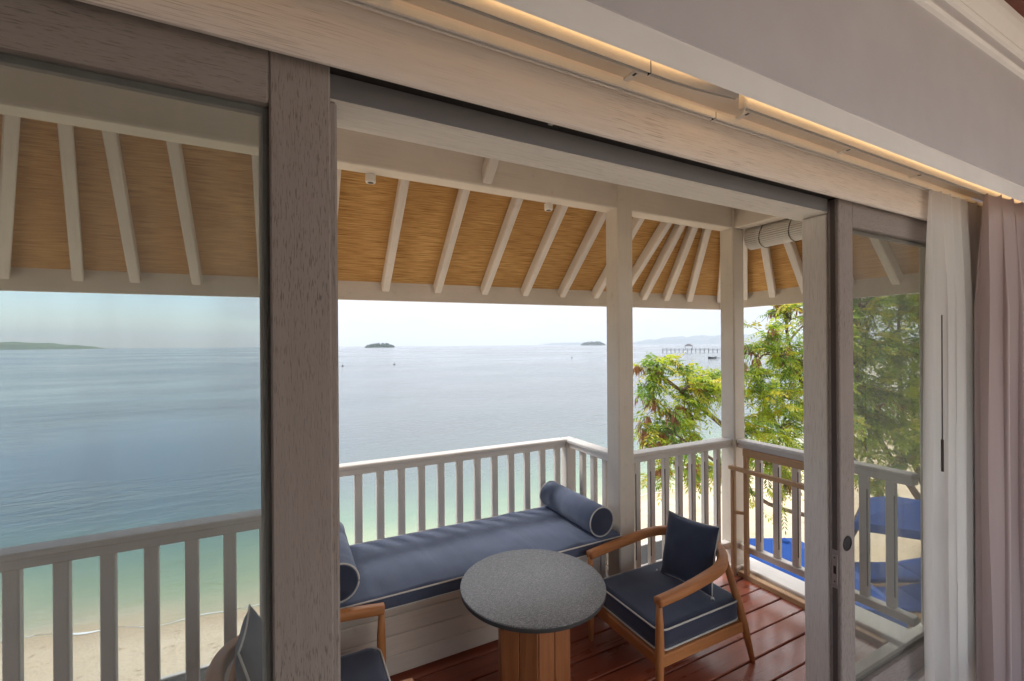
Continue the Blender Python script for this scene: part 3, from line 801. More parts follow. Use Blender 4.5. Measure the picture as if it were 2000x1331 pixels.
# rolled blind under the right beam
bl = thing('rolled_blind', (2.93, 1.65, 2.27), 'rolled up pale slatted blind hanging beside the corner post', 'blind')
def blind_mat():
    m = NT('blind_slats'); b = m.bsdf(rough=.6)
    v = m.coord((1, 3, 1), rnd=False); n = m.noise(v, 4, 4)
    m.l(m.mix(m.rng(n, .3, .7, 0, 1), (.60, .57, .52), (.70, .67, .62)), b.inputs['Base Color']); return m.m
M_bl = blind_mat()
cx, cz, rb, y0b, y1b = 2.95, 2.345, .074, 1.20, 2.035
slat = bpy.data.meshes.new('slat')
for k in range(34):
    a = 2 * math.pi * k / 34; ox, oz = cx + rb * math.cos(a), cz + rb * math.sin(a) * 1.05
    if k == 0:
        s0 = box('slat', (ox - .0022, y0b, oz - .0060), (ox + .0022, y1b, oz + .0060), M_bl, bl, bev=.001); s0.rotation_euler = (0, -a, 0); sm = s0.data
    else:
        o = bpy.data.objects.new('slat', sm); o.location = Vector((ox, (y0b + y1b) / 2, oz)) - gloc(bl); o.rotation_euler = (0, -a, 0); link(o, bl)
lathe('core', [(rb - .006, y0b + .002), (rb - .006, y1b - .002)], (cx, 0, cz), M_brush, bl, 24, axis='Y')
for yy in (1.32, 1.52, 1.72, 1.92):
    tube('cord', [(cx + (rb + .005) * math.cos(R(a)), yy + .01 * math.sin(R(a * 2)), cz + (rb + .008) * math.sin(R(a)) * 1.05) for a in range(0, 360, 20)], .0022, M_brush, bl, 5, closed=True)
box('head_batten', (2.915, 1.20, 2.423), (2.985, 2.035, 2.455), PC[1], bl, bev=.003)

# ------------------------------------------------------------------ bench, mattress, bolsters
bench = thing('daybed_bench', (.93, 2.4, 0), 'whitewashed planked bench built into the railing bay', 'bench')
BF = 2.165
zs = [.012, .108, .204, .300, .385]
for i in range(4):
    box('plank', (.085, BF, zs[i]), (1.70, BF + .02, zs[i + 1] - .002), PC[0], bench, bev=.004)
box('end_stile', (1.702, BF - .004, .012), (1.738, BF + .022, .385), WO[2], bench, bev=.004)
box('carcass', (.085, BF + .0205, .0), (1.735, 2.605, .384), PW[0], bench, bev=.003)
box('seat_board', (.085, 2.085, .386), (1.738, 2.61, .418), WO[0], bench, bev=.004)

mt = thing('daybed_mattress', (.935, 2.315, .42), 'long navy canvas mattress with pale piping on the bench', 'mattress')
MX, MY, MZ = 1.63, .615, .072
V, F = cushion_geo(MX, MY, MZ, (90, 36, 5), .018, .010, .0085, 2.0, .04)
cov = mesh_obj('cover', [v + Vector((.935, 2.315, .419)) for v in V], F, NAVY, mt, smooth=True)
for z in (.008, MZ - .006):
    tube('piping', [p + Vector((.935, 2.315, .419)) for p in round_rect(MX - .004, MY - .004, .04, z)], .0042, PIPE, mt, 6, closed=True)
def bolster(x, label, y0=2.045, y1=2.60):
    r = .084; z = .419 + MZ + r + .002
    t = thing('bolster', (x, (y0 + y1) / 2, z - r), label, 'bolster cushion', 'round bolsters on the daybed')
    prof = [(r - .006, y0), (r, y0 + .006)]
    n = 26
    for k in range(1, n): prof.append((r + .0025 * mnoise.noise(Vector((x * 9, k * .7, 0))), y0 + .006 + (y1 - y0 - .012) * k / n))
    prof += [(r, y1 - .006), (r - .006, y1)]
    lathe('cover', prof, (x, 0, z), NAVY, t, 48, axis='Y')
    for yy, s in ((y0, -1), (y1, 1)):
        cap = [(r - .0065, yy - s * .001), (r * .6, yy + s * .006), (.004, yy + s * .0085)]
        lathe('end_panel', cap, (x, 0, z), NAVY2, t, 40, axis='Y')
        tube('piping', [(x + (r - .001) * math.cos(a), yy + s * .001, z + (r - .001) * math.sin(a)) for a in [2 * math.pi * q / 48 for q in range(48)]], .0040, PIPE, t, 6, closed=True)
bolster(1.615, 'navy bolster at the right end of the daybed by the post')
bolster(.195, 'navy bolster at the left end of the daybed beside the door stile')

# ------------------------------------------------------------------ table
TX, TY, TZ = .94, 1.665, .578
tb = thing('side_table', (TX, TY, 0), 'round grey stone topped table on a slatted teak pedestal', 'table')
lathe('table_edge', [(.303, TZ - .026), (.309, TZ - .022), (.3112, TZ - .010), (.3105, TZ - .0055), (.30, TZ - .0052)], (TX, TY, 0), plain('dark_stone_edge', (.03, .03, .031), .6), tb, 96)
lathe('table_top', [(.300, TZ - .0048), (.3108, TZ - .0048), (.309, TZ - .001), (.305, TZ)], (TX, TY, 0), M_stone, tb, 96)
HR = .168
ang0 = math.degrees(math.atan2(-CA, -SA)) + 5
hexv = [Vector((TX + HR * math.cos(R(ang0 + 60 * k)), TY + HR * math.sin(R(ang0 + 60 * k)), 0)) for k in range(6)]
for k in range(6):
    a, b = hexv[k], hexv[(k + 1) % 6]; d = (b - a).normalized(); nrm = Vector((d.y, -d.x, 0)); Ls = (b - a).length
    for q in range(2):
        s0, s1 = Ls * (q / 2) + .0035, Ls * ((q + 1) / 2) - (.0012 if q == 0 else .0035)
        if q == 1: s0 -= .002
        p = a + d * s0; e = a + d * s1
        bar('plank', p + Vector((0, 0, .275)) - nrm * .011, e + Vector((0, 0, .275)) - nrm * .011,   .022, .545, TEAKD, tb, bev=.0025)
lathe('pedestal_core', [(.118, .004), (.118, TZ - .031)], (TX, TY, 0), M_dark, tb, 24)

# ------------------------------------------------------------------ chairs
def taper_leg(pts, rads, parent, seg=10): 
    return tube('leg', pts, rads, TEAK[2], parent, seg, local=True)
def catmull(P, n=6):
    P = [Vector(p) for p in P]; Q = []
    for i in range(len(P) - 1):
        a, b, c, d = P[max(i - 1, 0)], P[i], P[i + 1], P[min(i + 2, len(P) - 1)]
        for k in range(n):
            t = k / n; Q.append(.5 * ((2 * b) + (c - a) * t + (2 * a - 5 * b + 4 * c - d) * t * t + (3 * b - a - 3 * c + d) * t ** 3))
    Q.append(P[-1]); return Q
def chair(loc, rz, label):
    """faces local +x"""
    t = thing('armchair', loc, label, 'chair', 'low teak armchairs with navy cushions', rz)
    W = .248
    half = [(.295, W, .462), (.16, W + .004, .474), (.02, W, .489), (-.12, W - .012, .507), (-.21, W - .062, .521), (-.268, .105, .530), (-.288, 0, .533)]
    full = half + [(x, -y, z) for x, y, z in reversed(half[:-1])]
    pts = catmull(full, 6); n = len(pts)
    rad = [.0205 + .0035 * math.sin(math.pi * i / (n - 1)) for i in range(n)]
    tube('arm_rail', pts, rad, TEAK[0], t, 12, local=True, flat=1.12, power=.62)
    for s in (-1, 1):
        taper_leg([(.285, s * W, 0), (.284, s * W, .12), (.283, s * W, .24), (.283, s * W, .36), (.285, s * W, .452)], [.0125, .0175, .0205, .0175, .0125], t)
        taper_leg([(-.335, s * (W + .012), 0), (-.300, s * (W - .004), .17), (-.272, s * (W - .020), .30), (-.225, s * (W - .058), .505)], [.0125, .019, .020, .0145], t)
        bar('seat_rail', (.275, s * (W - .004), .192), (-.298, s * (W - .012), .182), .022, .055, TEAK[1], t, local=True, bev=.004)
    bar('seat_rail', (.276, W - .012, .190), (.276, -W + .012, .190), .024, .055, TEAK[1], t, local=True, bev=.004)
    bar('seat_rail', (-.292, W - .02, .182), (-.292, -W + .02, .182), .022, .05, TEAK[1], t, local=True, bev=.004)
    box('seat_board', (-.285, -W + .016, .196), (.262, W - .016, .214), TEAK[1], t, local=True)
    V, F = cushion_geo(.555, .478, .108, (26, 22, 6), .016, .010, .0025, loc[0] * 3, .05)
    c = mesh_obj('seat_cushion', [v + Vector((-.006, 0, .2155)) for v in V], F, NAVY2, t, smooth=True, local=True)
    for z in (.010, .100):
        P = [p + Vector((-.006, 0, .2155)) for p in round_rect(.553, .476, .05, z)]
        pv, pf = tube_geo(P, .0042, 6, True)
        mesh_obj('piping', [p - c.location for p in pv], pf, PIPE, c, smooth=True, local=True)
    return t
chair((1.745, 1.70, 0), math.pi, 'teak armchair at the right with its seat and back in full view')
chair((.075, 1.72, 0), 0.0, 'teak armchair half hidden behind the left door stile')

def pillow(loc, rz, tilt, spin, label):
    t = thing('scatter_pillow', loc, label, 'pillow', 'navy scatter pillows on the chairs', rz)
    S, T, n = .335, .105, 22; V, F = [], []
    def outl(u, v):
        x = u * S / 2 * (1 - .075 * (1 - v * v) * abs(u) ** 2); y = v * S / 2 * (1 - .075 * (1 - u * u) * abs(v) ** 2); return x, y
    M = Matrix.Rotation(tilt, 4, 'Y') @ Matrix.Translation((0, 0, S * .5)) @ Matrix.Rotation(spin, 4, 'X')
    for sgn in (1, -1):
        for j in range(n + 1):
            for i in range(n + 1):
                u, v = i / n * 2 - 1, j / n * 2 - 1; x, y = outl(u, v)
                h = T / 2 * ((1 - u * u) * (1 - v * v)) ** .42
                h += .006 * mnoise.noise(Vector((u * 2.5, v * 2.5, loc[0] * 5 + sgn))) * (1 - u * u) * (1 - v * v) * 2
                V.append(M @ Vector((sgn * h, x, y)))
    o1 = (n + 1) ** 2
    for s in (0, 1):
        for j in range(n):
            for i in range(n):
                a = s * o1 + j * (n + 1) + i; q = (a, a + 1, a + n + 2, a + n + 1); F.append(q if s == 0 else q[::-1])
    o = mesh_obj('cover', V, F, NAVY2, t, smooth=True, local=True)
    bm = bmesh.new(); bm.from_mesh(o.data); bmesh.ops.remove_doubles(bm, verts=bm.verts[:], dist=.0004); bmesh.ops.recalc_face_normals(bm, faces=bm.faces[:]); bm.to_mesh(o.data); bm.free()
    per = [outl(-1 + 2 * k / n, -1) for k in range(n)] + [outl(1, -1 + 2 * k / n) for k in range(n)] + [outl(1 - 2 * k / n, 1) for k in range(n)] + [outl(-1, 1 - 2 * k / n) for k in range(n)]
    tube('piping', [M @ Vector((0, x, y)) for x, y in per], .0036, PIPE, t, 6, closed=True, local=True)
    for cy_ in (-1, 1):
        x, y = outl(cy_, -1); c0 = M @ Vector((0, x, y))
        tube('tie', [c0 + Vector(p) for p in ((0, 0, .004), (.012, .004 * cy_, -.004), (.020, .010 * cy_, .006), (.010, .016 * cy_, .010), (.004, .012 * cy_, -.006))], .0036, PIPE, t, 6, local=True)
    return t
pillow((1.865, 1.685, .332), math.pi, R(-16), R(4), 'navy pillow leaning in the back of the right armchair')
pillow((-.04, 1.735, .332), 0.0, R(-16), R(-5), 'navy pillow in the left armchair seen through the hazed glass')

# ------------------------------------------------------------------ teak rack by the right railing
rk = thing('drying_rack', (2.73, 1.75, 0), 'folding raw teak drying rack leaning along the right railing', 'drying rack')
def rbar(a, b, w_=.026, h_=.022): bar('bar', a, b, w_, h_, RAW[1], rk, bev=.003)
def rup(a, b): bar('upright', a, b, .030, .026, RAW[1], rk, up=(0, 1, 0), bev=.003)
rup((2.745, 2.035, .0), (2.745, 2.035, .73)); rup((2.745, 1.45, .0), (2.745, 1.45, .73))
rbar((2.745, 2.065, .742), (2.745, 1.42, .742), .032, .026)
rup((2.783, 1.965, .028), (2.783, 1.965, .868)); rup((2.783, 1.50, .028), (2.783, 1.50, .868))
rbar((2.783, 1.985, .857), (2.783, 1.48, .857), .024, .05)
for yy in (2.035, 1.45): rbar((2.764, yy - (.035 if yy > 1.7 else -.035), .442), (2.745, yy, .437), .02, .02)
for yy in (2.035,1.45):
    o = bar('link', (2.745, yy, .437), (2.783, yy - (.07 if yy > 1.7 else -.05), .442), .016, .02, RAW[1], rk, bev=.002)

# ------------------------------------------------------------------ beach furniture
def parasol(x, y, z, s, rz, label, ground):
    t = thing('beach_parasol', (x, y, ground), label, 'parasol', 'blue parasols on the sand', rz)
    h = z - ground; n = 8; V = [Vector((0, 0, h + .22))]; F = []
    ring = []
    for k in range(4):
        a = R(45 + 90 * k); b = R(45 + 90 * (k + 1)); p = Vector((math.cos(a), math.sin(a), 0)) * s * .7071; q = Vector((math.cos(b), math.sin(b), 0)) * s * .7071
        for i in range(n): 
            f = i / n; pt = p.lerp(q, f); ring.append(pt + Vector((0, 0, h - .05 - .08 * abs(2 * f - 1))) * 1 + Vector((0, 0, 0)))
    m_ = len(ring); mid = [r_ * .5 for r_ in ring]
    for i, r_ in enumerate(ring): V.append(Vector((r_.x * .5, r_.y * .5, h + .10)))
    V += ring; V += [r_ + Vector((0, 0, -.14)) for r_ in ring]
    for i in range(m_):
        j = (i + 1) % m_
        F += [(0, 1 + i, 1 + j), (1 + i, 1 + m_ + i, 1 + m_ + j, 1 + j), (1 + m_ + i, 1 + 2 * m_ + i, 1 + 2 * m_ + j, 1 + m_ + j)]
    mesh_obj('canopy', V, F, BLUE, t, local=True)
    tube('pole', [(0, 0, 0), (0, 0, h + .2)], .025, RAW[2], t, 10, local=True)
    lathe('finial', [(.05, h + .20), (.04, h + .225), (.015, h + .24)], (0, 0, 0), BLUE, t, 12, local=True)
    lathe('base', [(.26, .0), (.26, .05), (.05, .08)], (0, 0, 0), M_stone, t, 24, local=True)
    for k in range(4):
        a = R(45 + 90 * k); tube('rib', [(0, 0, h + .19), (math.cos(a) * s * .69, math.sin(a) * s * .69, h - .13)], .011, RAW[0], t, 6, local=True)
    return t
def gz(x, y): return sand_z(x, y)
parasol(4.453, 2.726, -.60, 1.3, R(-27), 'blue parasol directly below the right railing', gz(4.453, 2.726))
parasol(9.59, 3.53, -1.30, 1.65, R(18), 'blue parasol farther out on the sand seen through the right door', gz(9.59, 3.53))
def lounger(x, y, rz, label):
    g0 = gz(x, y) + .02; t = thing('sun_lounger', (x, y, g0), label, 'sun lounger', 'blue sun loungers on the sand', rz)
    for s in (-1, 1):
        box('side_rail', (-1.0, s * .32 - .02, .26), (1.0, s * .32 + .02, .33), RAW[0], t, local=True)
        for xx in (-.85, .8): box('leg', (xx - .025, s * .318 - .018, 0), (xx + .025, s * .318 + .018, .259), RAW[2], t, local=True)
    for k in range(9): box('slat', (-.96 + .215 * k, -.299, .295), (-.80 + .215 * k, .299, .315), RAW[1], t, local=True)
    V, F = cushion_geo(1.25, .60, .09, (16, 8, 4), .025, .006, 0, x, .04); mesh_obj('seat_cushion', [v + Vector((-.32, 0, .332)) for v in V], F, BLUE, t, smooth=True, local=True)
    V, F = cushion_geo(.68, .60, .09, (10, 8, 4), .025, .006, 0, y, .04)
    Mb = Matrix.Translation((.31, 0, .335)) @ Matrix.Rotation(R(-9), 4, 'Y') @ Matrix.Translation((.34, 0, 0))
    mesh_obj('back_cushion', [Mb @ v for v in V], F, BLUE, t, smooth=True, local=True)
    for s in (-1, 1):
        a = Mb @ Vector((-.34, s * .3, -.02)); b = Mb @ Vector((.36, s * .3, -.02)); bar('back_rail', a, b, .03, .04, RAW[1], t, local=True)
lounger(8.75, 3.6, R(-27), 'blue cushioned sun lounger nearer the balcony below the far parasol')
lounger(9.75, 4.05, R(-27), 'blue cushioned sun lounger farther from the balcony below the far parasol')

# ------------------------------------------------------------------ trees
def ray(px, py, t):
    a = (px - 1000) / 865; b = (674.5 - .007 * (px - 1000) - py) / 865
    return Vector(((SA + a * CA) * t, (CA - a * SA) * t, CAMZ + b * t))
def frond_geo(rr, p, d, size, V, F, MI, mi):
    """bipinnate leaf: drooping rachis with pairs of narrow pinnae"""
    d = d.normalized(); side = d.cross(Vector((0, 0, 1)))
    if side.length < .1: side = Vector((1, 0, 0))
    side.normalize(); up = side.cross(d).normalized()
    droop = rr.uniform(.15, .6); npair = rr.choice((5, 6, 7, 7))
    tw = rr.uniform(-.5, .5); side = (side * math.cos(tw) + up * math.sin(tw)).normalized()
    def rach(s): return p + d * size * s + Vector((0, 0, -droop * size * s * s))
    for k in range(npair + 1):
        s = (k + .6) / (npair + .6); c = rach(s); L = size * .42 * (1 - .35 * abs(s - .5)); wd = size * .052
        dirs = ((side, 1), (side, -1)) if k < npair else ((d, 1),)
        for sd, sg in dirs:
            q = (sd * sg * 1.0 + d * rr.uniform(.35, .75) + Vector((0, 0, -rr.uniform(.1, .7)))).normalized()
            wv = q.cross(up)
            if wv.length < .05: wv = d.copy()
            wv = (wv.normalized() + up * rr.uniform(-.4, .4)).normalized() * wd
            b = len(V); e = c + q * L + Vector((0, 0, -.12 * L)); m_ = c + q * L * .5
            V += [c, m_ + wv, e, m_ - wv]; F.append((b, b + 1, b + 2, b + 3)); MI.append(mi)
def limb_geo(pts, r0, r1, seg=7):
    P = catmull(pts, 5); n = len(P)
    return tube_geo(P, [r0 + (r1 - r0) * (i / (n - 1)) ** .8 for i in range(n)], seg), P
def make_tree(name, label, base, limbs, clumps, seed, r0, nf, fsize=(.16, .27)):
    rr = random.Random(seed); t = thing(name, base, label, 'tree', 'feathery beach trees')
    G = []; nodes = []
    for pts, ra, rb_ in limbs:
        g, P = limb_geo(pts, ra, rb_); G.append(g); nodes += P[len(P) // 4:]
    V, F, MI = [], [], []; PV, PF = [], []; TG = []
    for (c, rad, dens, brown, bright) in clumps:
        near = min(nodes, key=lambda q: (q - c).length + .4 * max(0, q.z - c.z))
        mid = (near + c) / 2 + Vector((rr.uniform(-.1, .1), rr.uniform(-.1, .1), rr.uniform(.0, .2)))
        g, P = limb_geo([near, mid, c], .022, .009, 5); TG.append(g)
        ends = []
        for k in range(max(5, int(28 * rad * dens))):
            v = Vector((rr.gauss(0, 1), rr.gauss(0, 1), rr.gauss(0, .75))); v.normalize(); v *= rad * rr.uniform(.45, 1.08)
            e = c + v; s = P[rr.randrange(len(P) // 2, len(P))]; m_ = (s + e) / 2 + Vector((0, 0, rr.uniform(0, .12)))
            g2, P2 = limb_geo([s, m_, e], .008, .003, 4); TG.append(g2); ends.append(P2)
        for P2 in ends:
            n_ = int(nf * rr.uniform(.7, 1.3) * (1 - .6 * brown))
            for q in range(n_):
                i = rr.randrange(len(P2) // 3, len(P2)); p = P2[i]
                d = (P2[-1] - P2[0]).normalized() * .6 + Vector((rr.gauss(0, .8), rr.gauss(0, .8), rr.gauss(.15, .5)))
                u = rr.random()
                mi = 0 if u < bright else (3 if u < bright + .16 else (1 if u < bright + .16 + (1 - bright - .16) * .6 else 2))
                frond_geo(rr, p, d, rr.uniform(*fsize), V, F, MI, mi)
            if rr.random() < brown:
                p = P2[-1] if rr.random() < .6 else P2[len(P2) // 2]
                for q in range(rr.randrange(10, 22)):
                    a = rr.uniform(0, 6.283); o_ = Vector((math.cos(a), math.sin(a), 0)); L = rr.uniform(.11, .20)
                    s = p + o_ * rr.uniform(0, .05); e = s + o_ * rr.uniform(.01, .09) + Vector((0, 0, -L)); wv = Vector((-o_.y, o_.x, 0)) * .012
                    m_ = (s + e) / 2 + o_ * .012; b = len(PV)
                    PV += [s, m_ + wv, e, m_ - wv]; PF.append((b, b + 1, b + 2, b + 3))
    v, f = merge(G); mesh_obj('trunk', v, f, M_bark, t, smooth=True)
    v, f = merge(TG); tag(mesh_obj('twigs', v, f, M_bark, t, smooth=True), kind='stuff')
    o = mesh_obj('crown', V, F, LEAF, t); o.data.polygons.foreach_set('material_index', MI)
    if PV: tag(mesh_obj('seed_pods', PV, PF, M_pod, t), kind='stuff')
    return t
B1 = Vector((9.3, 4.95, gz(9.3, 4.95) - .05))
J1 = ray(1640, 1005, 8.2); 
L1 = [B1, J1, ray(1530, 930, 7.6), ray(1415, 835, 7.0), ray(1330, 765, 6.6), ray(1275, 722, 6.4)]
L2 = [B1, J1 + Vector((.1, .2, .1)), ray(1560, 900, 7.8), ray(1500, 800, 7.5), ray(1475, 700, 7.3)]
L3 = [B1, ray(1690, 960, 8.3), ray(1600, 820, 7.9), ray(1545, 690, 7.6), ray(1535, 600, 7.5)]
L4 = [B1, J1 + Vector((-.1, -.1, -.25)), ray(1500, 985, 7.4), ray(1400, 905, 6.7), ray(1320, 850, 6.3)]
cl1 = []
def C(px, py, t, rad, dens=1.0, brown=.15, bright=.45): cl1.append((ray(px, py, t), rad, dens, brown, bright))
C(1298, 722, 6.3, .30, 1.1, .20, .45); C(1345, 762, 6.6, .42, 1.1, .18, .5); C(1268, 745, 6.2, .30, 1.0, .75, .3); C(1285, 785, 6.1, .30, .9, .95, .2)
C(1385, 770, 6.8, .40, 1.1, .25, .5); C(1335, 790, 6.5, .30, .9, .6, .4); C(1300, 850, 6.2, .34, 1.1, .45, .4); C(1355, 835, 6.5, .36, 1.0, .3, .45); C(1400, 752, 6.9, .30, .9, .2, .5)
C(1255, 850, 6.1, .2, .8, .7, .3); C(1375, 745, 6.8, .28, .8, .1, .5)
C(1275, 935, 6.3, .22, .8, .3, .5); C(1330, 920, 6.6, .32, .9, .6, .4); C(1385, 930, 6.8, .40, 1.1, .2, .6); C(1440, 910, 7.0, .40, 1.0, .3, .5)
C(1460, 690, 7.1, .30, .9, .75, .4); C(1500, 660, 7.2, .34, 1.0, .45, .4); C(1545, 625, 7.3, .42, 1.1, .25, .4); C(1530, 700, 7.3, .50, 1.2, .25, .35); C(1470, 745, 7.1, .34, .8, .2, .5)
C(1480, 780, 7.1, .45, 1.2, .12, .65); C(1540, 780, 7.3, .5, 1.2, .15, .65); C(1470, 840, 7.0, .42, 1.1, .12, .6); C(1530, 840, 7.2, .48, 1.2, .2, .55); C(1500, 900, 7.2, .45, 1.0, .3, .5); C(1570, 720, 7.5, .5, 1.2, .2, .5)
C(1580, 900, 7.6, .5, 1.0, .3, .4); C(1600, 800, 7.9, .6, 1.0, .2, .5); C(1450, 960, 7.2, .3, .7, .5, .4); C(1530, 955, 7.4, .35, .8, .4, .4); C(1600, 640, 7.9, .6, 1.0, .2, .4)
make_tree('feathery_tree', 'feathery yellow green tree with brown seed pods behind the right railing', B1, [(L1, .085, .018), (L2, .075, .018), (L3, .085, .018), (L4, .06, .014)], cl1, 5, .09, 9)
B2 = Vector((11.8, 4.2, gz(11.8, 4.2) - .05))
M1 = [B2, ray(1800, 990, 10.0), ray(1740, 900, 9.8), ray(1690, 800, 9.6), ray(1670, 690, 9.5), ray(1680, 590, 9.5)]
M2 = [B2, ray(1815, 985, 10.2), ray(1780, 890, 10.0), ray(1760, 780, 9.9), ray(1755, 660, 9.8), ray(1760, 560, 9.8)]
M3 = [B2, ray(1835, 1000, 10.0), ray(1830, 880, 10.0), ray(1840, 740, 10), ray(1850, 600, 10)]
cl2 = []
for px, py, t, rad, br in ((1690, 600, 9.4, .6, .2), (1760, 600, 9.6, .7, .3), (1830, 620, 9.8, .8, .2), (1680, 680, 9.3, .6, .3), (1740, 690, 9.4, .7, .35), (1810, 700, 9.6, .8, .25), (1690, 760, 9.3, .6, .4), (1755, 770, 9.3, .7, .5), (1820, 790, 9.6, .7, .3), (1680, 830, 9.3, .5, .6), (1740, 835, 9.2, .6, .6), (1800, 860, 9.4, .6, .4), (1770, 530, 9.8, .7, .2), (1690, 540, 9.6, .7, .2), (1840, 540, 10, .8, .2), (1880, 680, 10.2, .9, .3), (1880, 820, 10.2, .8, .3), (1640, 720, 9.6, .6, .3), (1650, 610, 9.8, .6, .3), (1690, 880, 9.3, .35, .6), (1770, 905, 9.4, .35, .2), (1700, 945, 9.2, .3, .3)):
    cl2.append((ray(px, py, t), rad, 1.0, .10, br))
make_tree('feathery_tree', 'denser green feathery tree seen through the right sliding door', B2, [(M1, .10, .02), (M2, .10, .02), (M3, .11, .02)], cl2, 9, .1, 12, (.2, .34))

# ------------------------------------------------------------------ far things
M_isle = plain('island_scrub', (.030, .060, .030), .95, .1)
M_rock = plain('island_shore', (.42, .38, .30), .95, .1)
def island(px, dist, wid, h, label, rag, seed, mat=None, dep=.35, name='island', taper=.55):
    c = ray(px, 680, dist); c.z = SEA; d = Vector((c.x, c.y, 0)).normalized(); s = Vector((d.y, -d.x, 0))
    t = thing(name, c, label, 'island' if name == 'island' else 'hill')
    nx, ny = 70, 9; V, F = [], []
    for j in range(ny + 1):
        for i in range(nx + 1):
            u = i / nx * 2 - 1; v = j / ny * 2 - 1
            e = max(0, 1 - abs(u) ** 2.6) ** taper * max(0, 1 - v * v) ** .5
            z = h * e * (1 + rag * mnoise.noise(Vector((u * 11 + seed, v * 2, 0))) + rag * (.9 if name == 'island' else .2) * mnoise.noise(Vector((u * 31 + seed, v * 5, 7))) + .6 * rag * mnoise.noise(Vector((u * 5 + seed, v, 3)))) - .02 * h
            V.append(c + s * (u * wid / 2) + d * (v * wid * dep / 2) + Vector((0, 0, z)))
    for j in range(ny):
        for i in range(nx):
            a = j * (nx + 1) + i; F.append((a, a + 1, a + nx + 2, a + nx + 1))
    mesh_obj('wooded_hill' if name == 'island' else 'slope', V, F, mat or M_isle, t, smooth=False)
    if name == 'island':
        P = [(c + s * (math.cos(a) * wid * .53) + d * (math.sin(a) * wid * dep * .55)) for a in [2 * math.pi * k / 40 for k in range(40)]]
        prism('shore', [(p.x, p.y, SEA - .4) for p in P], (0, 0, .4 + h * .05), M_rock, t)
    return t
island(742, 1450, 95, 12.5, 'small dark wooded island on the horizon nearest the left door', .5, 1)
island(1158, 2700, 150, 20, 'small dark wooded island on the horizon beside the first post', .5, 4)
M_hill = plain('green_hill', (.12, .17, .075), .95, .1)
island(-70, 2200, 1050, 40, 'low green headland on the horizon seen through the left door', .22, 8, M_hill, .25, 'headland', .8)
M_mtn = plain('mountain_forest', (.05, .08, .06), .95, .1)
island(1420, 8600, 3900, 165, 'pale hazy mountain range behind the pier', .35, 12, M_mtn, .3, 'mountain', .9)
island(1120, 9400, 1500, 50, 'faint low hills on the horizon behind the second island', .3, 15, M_mtn, .3, 'mountain', .8)

# pier with pavilion
pr_c = ray(1345, 688, 262); pr_c.z = SEA
d = Vector((pr_c.x, pr_c.y, 0)).normalized(); s = Vector((d.y, -d.x, 0))
pier = thing('pier', pr_c, 'long low pier with a small roofed pavilion out on the water', 'pier')
M_pier = plain('weathered_timber', (.16, .145, .14), .9)
def pp(u, v, z): return pr_c + s * u + d * v + Vector((0, 0, z))
bar('deck', pp(-15, 0, 1.45), pp(60, 0, 1.45), 1.8, .22, M_pier, pier, bev=0)
bar('handrail', pp(-15, -.8, 2.35), pp(60, -.8, 2.35), .09, .09, M_pier, pier, bev=0)
u = -14.5
while u < 60:
    for v in (-.75, .75): bar('pile', pp(u, v, -.5), pp(u, v, 2.3 if v < 0 else 1.4), .20, .20, M_pier, pier, up=(0, 1, 0), bev=0)
    u += 2.3
pav = thing('pier_pavilion', pr_c + Vector((0, 0, 1.56)), 'small hip roofed pavilion standing on the pier', 'pavilion')
for u in (-1.9, 1.9):
    for v in (-.8, .8): bar('post', pp(u, v, 1.57), pp(u, v, 3.6), .18, .18, M_pier, pav, up=(0, 1, 0), bev=0)
q = [pp(-2.6, -1.5, 3.6), pp(2.6, -1.5, 3.6), pp(2.6, 1.5, 3.6), pp(-2.6, 1.5, 3.6), pp(-.8, 0, 5.0), pp(.8, 0, 5.0)]
mesh_obj('roof', q, [(0, 1, 5, 4), (1, 2, 5), (2, 3, 4, 5), (3, 0, 4), (3, 2, 1, 0)], M_pier, pav)
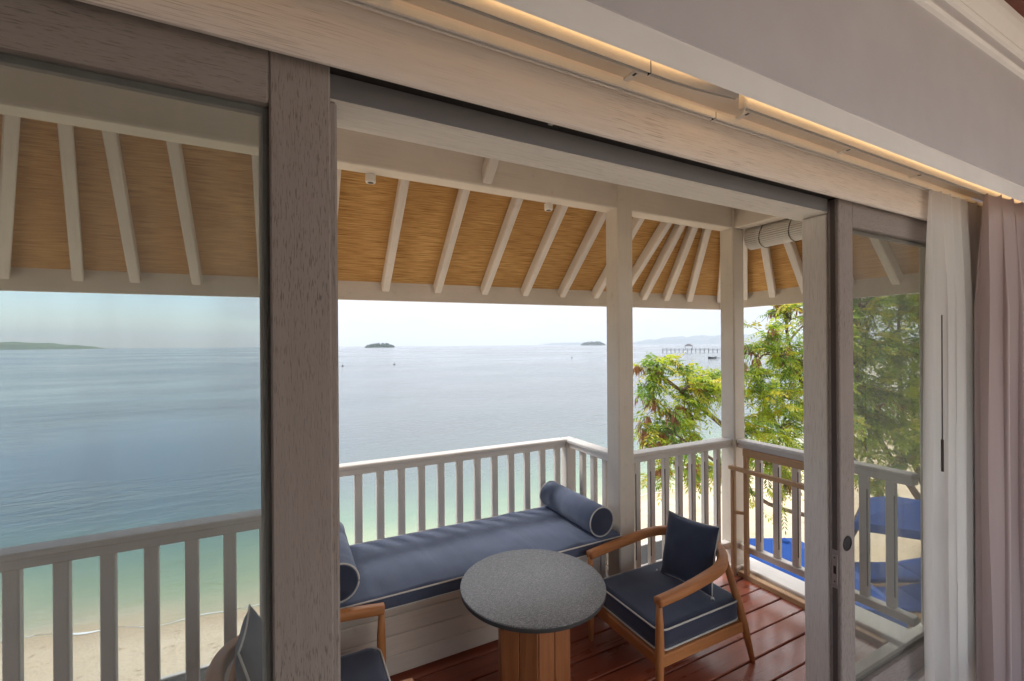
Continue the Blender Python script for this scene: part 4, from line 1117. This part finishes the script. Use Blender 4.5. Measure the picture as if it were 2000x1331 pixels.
# moored boat and buoys
bt = ray(1391, 702, 150); bt.z = SEA
bo = thing('moored_boat', bt, 'small dark boat moored beside the corner post', 'boat')
def hull(L, W, H):
    V, F = [], []; n = 12
    for i in range(n + 1):
        x = (i / n * 2 - 1); wd = W / 2 * max(.02, (1 - abs(x) ** 2.4)); sh = H * (1 + .5 * x * x)
        V += [Vector((x * L / 2, -wd, sh)), Vector((x * L / 2, -wd * .6, .05)), Vector((x * L / 2, 0, -.12 * (1 - x * x))), Vector((x * L / 2, wd * .6, .05)), Vector((x * L / 2, wd, sh))]
    for i in range(n):
        for k in range(4): a = i * 5 + k; F.append((a, a + 1, a + 6, a + 5))
        F.append((i * 5 + 4, i * 5, i * 5 + 5, i * 5 + 9))
    return V, F
V, F = hull(4.2, 1.1, .5); mesh_obj('hull', V, F, plain('dark_hull', (.03, .035, .045), .5), bo, smooth=True, local=True)
V, F = merge([tube_geo([(-1.2, -.6, .55), (-1.2, -1.7, .35)], .05, 6), tube_geo([(1.2, -.6, .55), (1.2, -1.7, .35)], .05, 6), tube_geo([(-1.9, -1.7, .2), (1.9, -1.7, .2)], .07, 6)])
mesh_obj('outrigger', V, F, M_pier, bo, local=True)
M_buoy = plain('buoy_dark', (.10, .09, .09), .6)
for px, py, lab in ((669, 716, 'mooring buoy floating nearest the left door'), (770, 713, 'mooring buoy floating below the first island'), (1117, 699, 'mooring buoy floating left of the first post'), (1151, 690, 'mooring buoy floating below the second island')):
    b_ = (674.5 - .007 * (px - 1000) - py) / 865; p = ray(px, py, -(CAMZ - SEA) / b_)
    t = thing('mooring_buoy', p, lab, 'buoy', 'mooring buoys')
    lathe('float', [(.05, -.1), (.22, 0), (.27, .13), (.20, .26), (.05, .31)], p, M_buoy, t, 14)
    tube('pole', [p + Vector((0, 0, .3)), p + Vector((0, 0, .8))], .03, M_buoy, t, 6)

# ------------------------------------------------------------------ haze: one closed box of even air round everything
hz = bpy.data.materials.new('sea_haze'); hz.use_nodes = True; hn = hz.node_tree; hn.nodes.clear()
ho = hn.nodes.new('ShaderNodeOutputMaterial'); pv = hn.nodes.new('ShaderNodeVolumePrincipled')
pv.inputs['Color'].default_value = (.86, .92, 1.0, 1); pv.inputs['Density'].default_value = 1.5e-4; pv.inputs['Anisotropy'].default_value = .2
hn.links.new(pv.outputs[0], ho.inputs['Volume'])
haze = box('haze', (-FAR - 400, -700, SEA - 4.6), (FAR + 400, FAR + 400, 300), hz, bev=0)
tag(haze, 'thin pale sea haze over the water', 'haze', kind='stuff')
